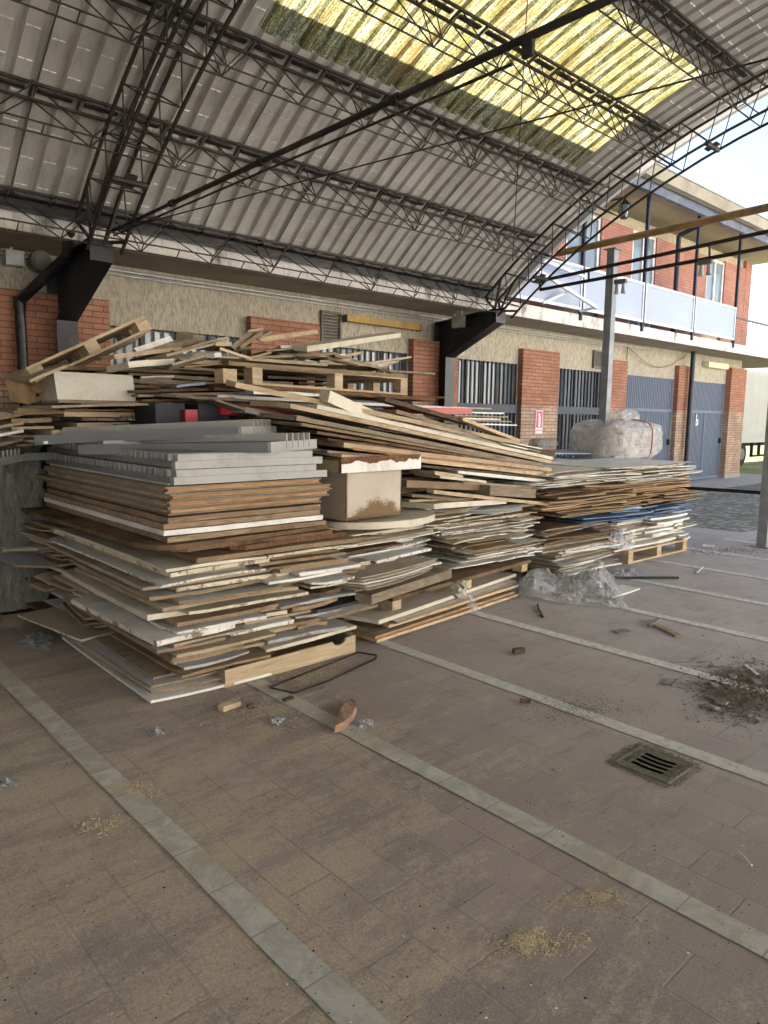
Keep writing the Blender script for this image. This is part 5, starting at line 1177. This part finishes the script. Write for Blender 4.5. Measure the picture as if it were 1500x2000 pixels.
# lump under the sign
def lump(name, lab, cat, c, dims, mat, seed, n=20, amp=.25, sq=.6, parent=None, kids=None):
    m = MB(); q = random.Random(seed); vs = []; fs = []; nr = n//2+1
    ph = [q.uniform(0, 6.3) for _ in range(6)]
    for j in range(nr+1):
        for i in range(n):
            th = math.pi*j/nr; p_ = 2*math.pi*i/n; s = lambda x: math.copysign(abs(x)**sq, x)
            x, y, z = s(math.sin(th))*s(math.cos(p_)), s(math.sin(th))*s(math.sin(p_)), s(math.cos(th))
            k_ = 1+amp*(.5*math.sin(3*p_+ph[0]+2*th)+.3*math.sin(5*p_-3*th+ph[1])+.25*math.sin(9*th+4*p_+ph[2])+.2*q.uniform(-1, 1))*.5
            vs.append((x*dims[0]*k_, y*dims[1]*k_, max(-dims[2]*.98, z*dims[2]*k_)))
    for j in range(nr):
        for i in range(n): fs.append((j*n+i, j*n+(i+1) % n, (j+1)*n+(i+1) % n, (j+1)*n+i))
    m.add(vs, fs, 0, True); o = m.build(name, mat, parent); o.location = c
    if parent is None: tag(o, lab, cat)
    return o
c_ = at(1060, 868, 1, 5.6); lump('film_roll', 'crumpled dark film bundle on the stack below the extinguisher sign', 'film bundle', tuple(c_+Vector((0, 0, .02))), (.20, .14, .06), 'film_dark', 4)
# wrapped bundle
c_ = at(1200, 868, 1, 5.75); c_.z = 1.30
t = thing('wrapped_bundle', 'big bundle of boards wrapped in clear film with an orange strap on the right stack', 'wrapped bundle', loc=tuple(c_))
q = random.Random(12)
m = MB()
for i in range(9):
    z = -.24+i*.05; m.box(-.62+.1*abs(math.sin(i))+(.12 if i > 6 else 0), .62-.1*abs(math.cos(i*2)), -.38, .3, z, z+.035)
m.build('boards', 'pinkish_board', t)
def filmshell(dims, seed, n, amp, sq): 
    return lump('film_wrap', None, None, (0, 0, 0), dims, 'film_wrap', seed, n, amp, sq, parent=t)
filmshell((.74, .47, .30), 3, 72, .14, .45)
o = lump('film_tuft', None, None, (.25, 0, .34), (.26, .16, .12), 'film_wrap', 8, 40, .5, .8, parent=t)
m = MB(); ring = [(.20+.02*math.sin(a_), -.50*math.copysign(abs(math.cos(a_))**.5, math.cos(a_)), .315*math.copysign(abs(math.sin(a_))**.5, math.sin(a_))) for a_ in [2*math.pi*i/32 for i in range(33)]]
for a_, b_ in zip(ring, ring[1:]): m.bar(a_, b_, .022, .004, (1, 0, 0))
m.build('strap', simple('orange_strap', (.55, .22, .10), .5), t)
# ================================================================== GROUND LITTER
def filmsheet(name, lab, P4, nx, ny, h, seed, mat='film_thin', hf=None):
    q = random.Random(seed); ph = [q.uniform(0, 6.3) for _ in range(8)]; vs = []; fs = []
    for j in range(ny+1):
        for i in range(nx+1):
            u = i/nx; v = j/ny; p = (P4[0]*(1-u)+P4[1]*u)*(1-v)+(P4[3]*(1-u)+P4[2]*u)*v
            e = math.sin(math.pi*u)*math.sin(math.pi*v); e = e**.5 if e > 0 else 0
            z = abs(.5*math.sin(u*9+v*5+ph[0])+.35*math.sin(v*13-u*7+ph[1])+.3*math.sin(u*23+v*19+ph[2])+.3*q.uniform(-1, 1))*h*e
            if hf: z += hf(u, v)
            vs.append(p+Vector((q.uniform(-.01, .01)+.015*math.sin(v*14+ph[3]), q.uniform(-.01, .01)+.02*math.sin(u*16+ph[4]), z+.006)))
    for j in range(ny):
        for i in range(nx): a_ = j*(nx+1)+i; fs.append((a_, a_+1, a_+nx+2, a_+nx+1))
    m = MB(); c0 = sum(P4, Vector())/4; m.v = [tuple(v-c0) for v in vs]; m.f = [list(f) for f in fs]; m.mi = [0]*len(fs); m.sm = [True]*len(fs)
    o = m.build(name, mat, recalc=False); o.location = c0; return tag(o, lab, 'plastic sheet')
G = lambda u, v: at(u, v, 2, .004)
filmsheet('plastic_sheet', 'large crumpled clear plastic sheet on the paving in front of the right stack', [G(1010, 1172), G(1232, 1192), G(1198, 1135), G(1015, 1132)], 60, 34, .09, 2,
          hf=lambda u, v: .17*math.exp(-((u-.16)/.14)**2-((v-.45)/.35)**2)+.20*math.exp(-((u-.80)/.16)**2-((v-.9)/.3)**2)+.05*math.exp(-((u-.5)/.2)**2-((v-.6)/.3)**2))
filmsheet('plastic_sheet', 'clear film rag hanging over the white boards of the right stack', [at(1190, 1072, 1, 3.92), at(1245, 1078, 1, 3.90), at(1240, 1032, 1, 4.05), at(1185, 1035, 1, 4.05)], 22, 22, .09, 3)
filmsheet('plastic_sheet', 'small grey film piece behind the large plastic sheet near the black rod', [G(1195, 1135), G(1255, 1128), G(1240, 1113), G(1200, 1112)], 16, 10, .05, 6)
filmsheet('plastic_sheet', 'dull plastic sheet lying flat at the left of the front left stack', [G(30, 1262), G(95, 1275), G(105, 1245), G(60, 1235)], 16, 12, .04, 7, 'film_dark')
filmsheet('plastic_sheet', 'small clear plastic scrap beside the brick red chunk', [G(690, 1428), G(728, 1420), G(722, 1408), G(690, 1412)], 10, 8, .03, 8)
filmsheet('plastic_sheet', 'small clear plastic scrap at the left edge of the paving', [G(0, 1545), G(28, 1532), G(24, 1525), G(0, 1532)], 10, 6, .03, 9)
filmsheet('plastic_sheet', 'tiny clear plastic scrap right of the left paving strip near the stack', [G(294, 1440), G(318, 1436), G(314, 1426), G(296, 1428)], 8, 6, .03, 10)
tag(filmsheet('paper_scrap', '', [G(527, 1415), G(545, 1416), G(552, 1407), G(534, 1405)], 6, 5, .012, 11, 'paper_white'), 'small crumpled white paper on the sawdust', 'paper')
tag(filmsheet('label_scrap', '', [at(885, 1170, 2, .34), at(915, 1165, 2, .34), at(908, 1135, 2, .36), at(882, 1142, 2, .36)], 8, 8, .03, 12, 'cream_laminate'), 'torn beige label hanging at the front of the chipboard topped pallet', 'label')
filmsheet('tape_strip', 'strip of clear tape dangling over the long boards below the torn label', [at(921, 1195, 1, 3.66), at(931, 1192, 1, 3.66), at(920, 1160, 1, 3.7), at(912, 1163, 1, 3.7)], 4, 10, .02, 13)
tag(filmsheet('cardboard_scrap', '', [G(0, 1226), G(40, 1228), G(62, 1190), G(20, 1193)], 4, 4, .01, 14, 'beige_dusty'), 'beige cardboard scrap leaning at the left behind the front left stack', 'cardboard')
# pointed brick red chunk
c_ = G(678, 1405); t = thing('chipboard_shard', 'pointed reddish shard of chipboard lying on a paving strip', 'shard', loc=tuple(c_))
m = MB(); pl = [G(u, v)-c_ for u, v in ((653, 1432), (664, 1395), (672, 1380), (684, 1373), (694, 1378), (697, 1390), (688, 1410), (672, 1425))]
m.add([(p.x, p.y, 0) for p in pl]+[(p.x*.92, p.y*.92, .035+.006*math.sin(i*2)) for i, p in enumerate(pl)], [tuple(range(8))[::-1], tuple(range(8, 16))]+[(i, (i+1) % 8, (i+1) % 8+8, i+8) for i in range(8)]); m.build('shard_body', 'brick_red_chunk', t)
GW = 'loose wood scraps on the paving'
for (ty, u1, v1, u2, v2, w_, t_, lab) in [
    ('pn', 437, 1392, 470, 1380, .05, .028, 'short pine offcut on the sawdust in front of the drawer'),
    ('od', 1270, 1225, 1290, 1212, .03, .015, 'curled grey bark strip near the second paving strip on the right'),
    ('cp', 1275, 1222, 1320, 1245, .05, .012, 'flat pale splinter board on the open paving at the right'),
    ('od', 1208, 1238, 1232, 1234, .06, .006, 'thin grey flake of board on the open paving'),
    ('dw', 1005, 1278, 1026, 1276, .035, .03, 'short black pipe stub on the open paving'),
    ('dw', 1015, 1374, 1036, 1376, .04, .012, 'dark chip beside the third paving strip'),
    ('ww', 1372, 1068, 1395, 1070, .12, .015, 'small white tile scrap near the right post'),
    ('ww', 1372, 1078, 1388, 1083, .03, .004, 'white sliver beside the small white tile scrap'),
    ('ww', 1362, 1120, 1375, 1108, .015, .006, 'bent white stick crossing a paving strip'),
    ('cp', 1086, 1508, 1096, 1505, .02, .006, 'pale sliver left of the drain grate'),
    ('ww', 1440, 1665, 1466, 1692, .006, .005, 'thin white stick on the paving near the right edge'),
    ('ww', 1452, 1300, 1476, 1318, .02, .006, 'white splinter lying on the broken paving'),
    ('dw', 558, 1372, 575, 1366, .03, .012, 'dark wad at the corner of the black metal frame'),
    ('dw', 485, 1385, 497, 1383, .03, .015, 'dark crumb beside the pine offcut')]:
    A = G(u1, v1); Bv = G(u2, v2); A.z = Bv.z = .006+t_; dd = (Bv-A).normalized(); plank(ty, lab, GW, A, Bv, (-dd.y*w_, dd.x*w_, .002), t_, rag=.003)
plank('ww', 'clean white board lying flat on the paving behind the plastic sheet', GW, (*G(1195, 1170).xy, .02), (*G(1250, 1152).xy, .02), tuple((G(1215, 1145)-G(1250, 1152)).xy)+(0,), .014)
m = MB(); m.tube(G(1200, 1131)+Vector((0, 0, .015)), G(1325, 1131)+Vector((0, 0, .015)), .012, 8); tag(m.build('black_rod', 'black_plastic', origin=tuple(G(1200, 1131))), 'straight black rod on the paving behind the plastic sheet', 'rod')
m = MB(); pts = [G(u, v)+Vector((0, 0, .008)) for u, v in ((1050, 1182), (1052, 1192), (1057, 1200), (1060, 1207), (1054, 1204))]; m.path(pts, .008, 6); tag(m.build('cable_piece', 'black_plastic', origin=tuple(pts[0])), 'short bent black cable in front of the plastic sheet', 'cable')
m = MB(); pts = [G(u, v)+Vector((0, 0, .012)) for u, v in ((527, 1346), (700, 1277), (735, 1283), (733, 1290), (640, 1334), (575, 1357), (528, 1347))]
for a_, b_ in zip(pts, pts[1:]): m.bar(a_, b_, .012, .007)
tag(m.build('metal_frame', 'black_steel', origin=tuple(pts[0])), 'long thin black metal frame lying on the paving before the drawer', 'frame')
# drain grate
t = thing('drain_grate', 'cast iron drain grate with four curved slots beside a paving strip', 'drain grate', loc=(3.09, 1.49, 0)); t.scale = (.6, .6, 1)
S = .205; m = MB(); m.box(-S, S, -S, S, -.02, .0055); m.build('frame_plate', 'cast_iron', t)
m = MB(); r2 = .225; m.box(-r2, r2, -r2, -S-.001, -.02, .009); m.box(-r2, r2, S+.001, r2, -.02, .009); m.box(-r2, -S-.001, -S, S, -.02, .009); m.box(S+.001, r2, -S, S, -.02, .009); m.build('outer_frame', 'cast_iron', t)
for i in range(4):
    m = MB(); x = -.105+i*.070; n = 12; vs = []; fs = []
    for k_ in range(n+1):
        y = -.13+.26*k_/n; bx_ = -.014*(1-(2*k_/n-1)**2)+x; wv = .0185 if 0 < k_ < n else .010; vs += [(bx_-wv, y, .0075), (bx_+wv, y, .0075)]
    for k_ in range(n): fs.append((2*k_, 2*k_+1, 2*k_+3, 2*k_+2))
    m.add(vs, fs); m.build('slot', simple('slot_black', (.003, .003, .003), 1, spec=0) if 'slot_black' not in M else 'slot_black', t)
lq = random.Random(6)
for yy in (.165, -.165):      # worn cast lettering, too crusted to read
    m = MB()
    for k_ in range(8):
        x = -.13+k_*.036
        m.box(x, x+.006, yy-.022, yy+.022, .0056, .0095)
        if lq.random() < .8: yb = yy+lq.choice([-.022, -.003, .016]); m.box(x+.0062, x+.022, yb, yb+.006, .0056, .0095)
        if lq.random() < .5: m.box(x+.0222, x+.028, yy-.022, yy+.01, .0056, .0095)
    m.build('worn_lettering', 'cast_iron', t)
# scattered stuff
def scatter(name, lab, cat, n, seed, fn, mat, smin, smax, flat=.4):
    q = random.Random(seed); m = MB()
    for _ in range(n):
        x, y = fn(q); s = q.uniform(smin, smax)*(.4+q.random()); a = q.uniform(0, 6.3); z = .004; el = q.uniform(.3, 1)
        c, si = math.cos(a)*s, math.sin(a)*s; h = s*flat*q.uniform(.3, 1)
        m.add([(x+c, y+si, z), (x-si*el, y+c*el, z), (x-c*.8, y-si, z), (x+si*el, y-c*el, z), (x+c*.2, y, z+h)], [(0, 1, 4), (1, 2, 4), (2, 3, 4), (3, 0, 4)])
    o = m.build(name, mat, recalc=False); return tag(o, lab, cat, kind='stuff')
def near(u, v, su, sv): 
    def f(q):
        while True:
            uu, vv = q.gauss(u, su), q.gauss(v, sv)
            if 1005 < vv < 2050 and -80 < uu < 1580: p = G(uu, vv); return p.x, p.y
    return f
def multi(L):
    def f(q):
        r = q.uniform(0, sum(l[4] for l in L))
        for (u, v, su, sv, w_) in L:
            r -= w_
            if r <= 0: break
        uu = q.gauss(u, su); vv = q.gauss(v, sv)+.25*su*math.sin(uu*.13); p = G(uu, vv); return p.x, p.y
    return f
def wide(q):
    p = G(q.uniform(-50, 1550), 1180+900*q.random()**1.3); return p.x, p.y
scatter('wood_chips', 'fine pale wood chips strewn over the paving near the stacks', 'wood chips', 2600, 1, near(500, 1430, 300, 130), 'chips', .0018, .005)
scatter('wood_crumbs', 'pale crumbs along the foot of the middle stack', 'wood chips', 900, 2, near(800, 1270, 200, 50), 'chips', .002, .006)
scatter('sawdust', 'sawdust crumbs heaped in front of the drawer', 'sawdust', 5000, 3, multi([(600, 1318, 40, 10, 3), (560, 1390, 70, 22, 2), (640, 1300, 40, 8, 1), (450, 1400, 90, 20, 1.5), (265, 1540, 30, 8, 1), (200, 1610, 30, 12, 1)]), 'sawdust', .0015, .005, .8)
scatter('sawdust_mound', 'small yellow sawdust mound on the paving at the lower right', 'sawdust', 2600, 4, multi([(1035, 1830, 16, 10, 3), (1045, 1848, 26, 8, 2), (1000, 1842, 30, 12, 1), (1110, 1835, 30, 14, 1)]), 'sawdust', .0012, .0035, .9)
scatter('sawdust_mound', 'second faint sawdust patch above the small yellow mound', 'sawdust', 1800, 5, multi([(1170, 1745, 18, 6, 2), (1110, 1760, 30, 8, 1), (1180, 1755, 36, 10, 1)]), 'sawdust', .001, .003, .8)
scatter('leaf_litter', 'dark crumbs and leaf bits scattered over the open paving', 'litter', 1500, 6, wide, 'dark_bits', .0012, .0045)
scatter('rubble', 'broken paving rubble and soil at the right edge of the photo', 'rubble', 5000, 7, near(1455, 1350, 45, 26), 'soil', .003, .011, .6)
scatter('rubble_bits', 'pale stones among the broken paving at the right edge', 'rubble', 300, 8, near(1440, 1370, 60, 32), 'grey_laminate', .002, .008, .5)
scatter('soil_crumbs', 'dark soil crumbs along the third paving strip', 'soil', 900, 9, near(1130, 1385, 60, 14), 'soil', .002, .006, .5)
scatter('soil_crumbs', 'line of dirt on the paving before the right post', 'soil', 700, 10, lambda q: (lambda p: (p.x, p.y))(G(q.uniform(1350, 1560), 1075+q.gauss(0, 5))), 'soil', .004, .014, .5)
scatter('drain_dirt', 'dirt crusted around the drain grate', 'soil', 700, 11, lambda q: (3.09+.15*q.choice([-1, 1])+q.gauss(0, .012), 1.49+q.uniform(-.15, .15)) if q.random() < .5 else (3.09+q.uniform(-.15, .15), 1.49+.15*q.choice([-1, 1])+q.gauss(0, .014)), 'cast_iron', .003, .008, .5)
scatter('white_flecks', 'white paint flecks on the paving', 'litter', 220, 12, wide, 'paper_white', .0015, .005)
simple('stone_dull', (.20, .18, .165), .9, var=.4, scale=12, bump=.6)
# broken slabs in the rubble
q = random.Random(19)
for i in range(9):
    p = G(q.uniform(1385, 1495), q.uniform(1320, 1420)); s = q.uniform(.02, .055); ang = [q.uniform(0, 6.3)]; n = 5
    pts = [(s*q.uniform(.6, 1)*math.cos(2*math.pi*k_/n), s*q.uniform(.6, 1)*math.sin(2*math.pi*k_/n)) for k_ in range(n)]
    m = MB(); m.prism(pts, 2, 0, .014); o = m.build('paver_fragment', 'stone_dull'); o.location = (p.x, p.y, .008); o.rotation_euler = (q.uniform(-.3, .3), q.uniform(-.3, .3), q.uniform(0, 6))
    tag(o, f'broken paver fragment in the rubble at the right edge, {ordw(i+1)} from the paving strip', 'paver fragment', 'broken paver fragments in the rubble')
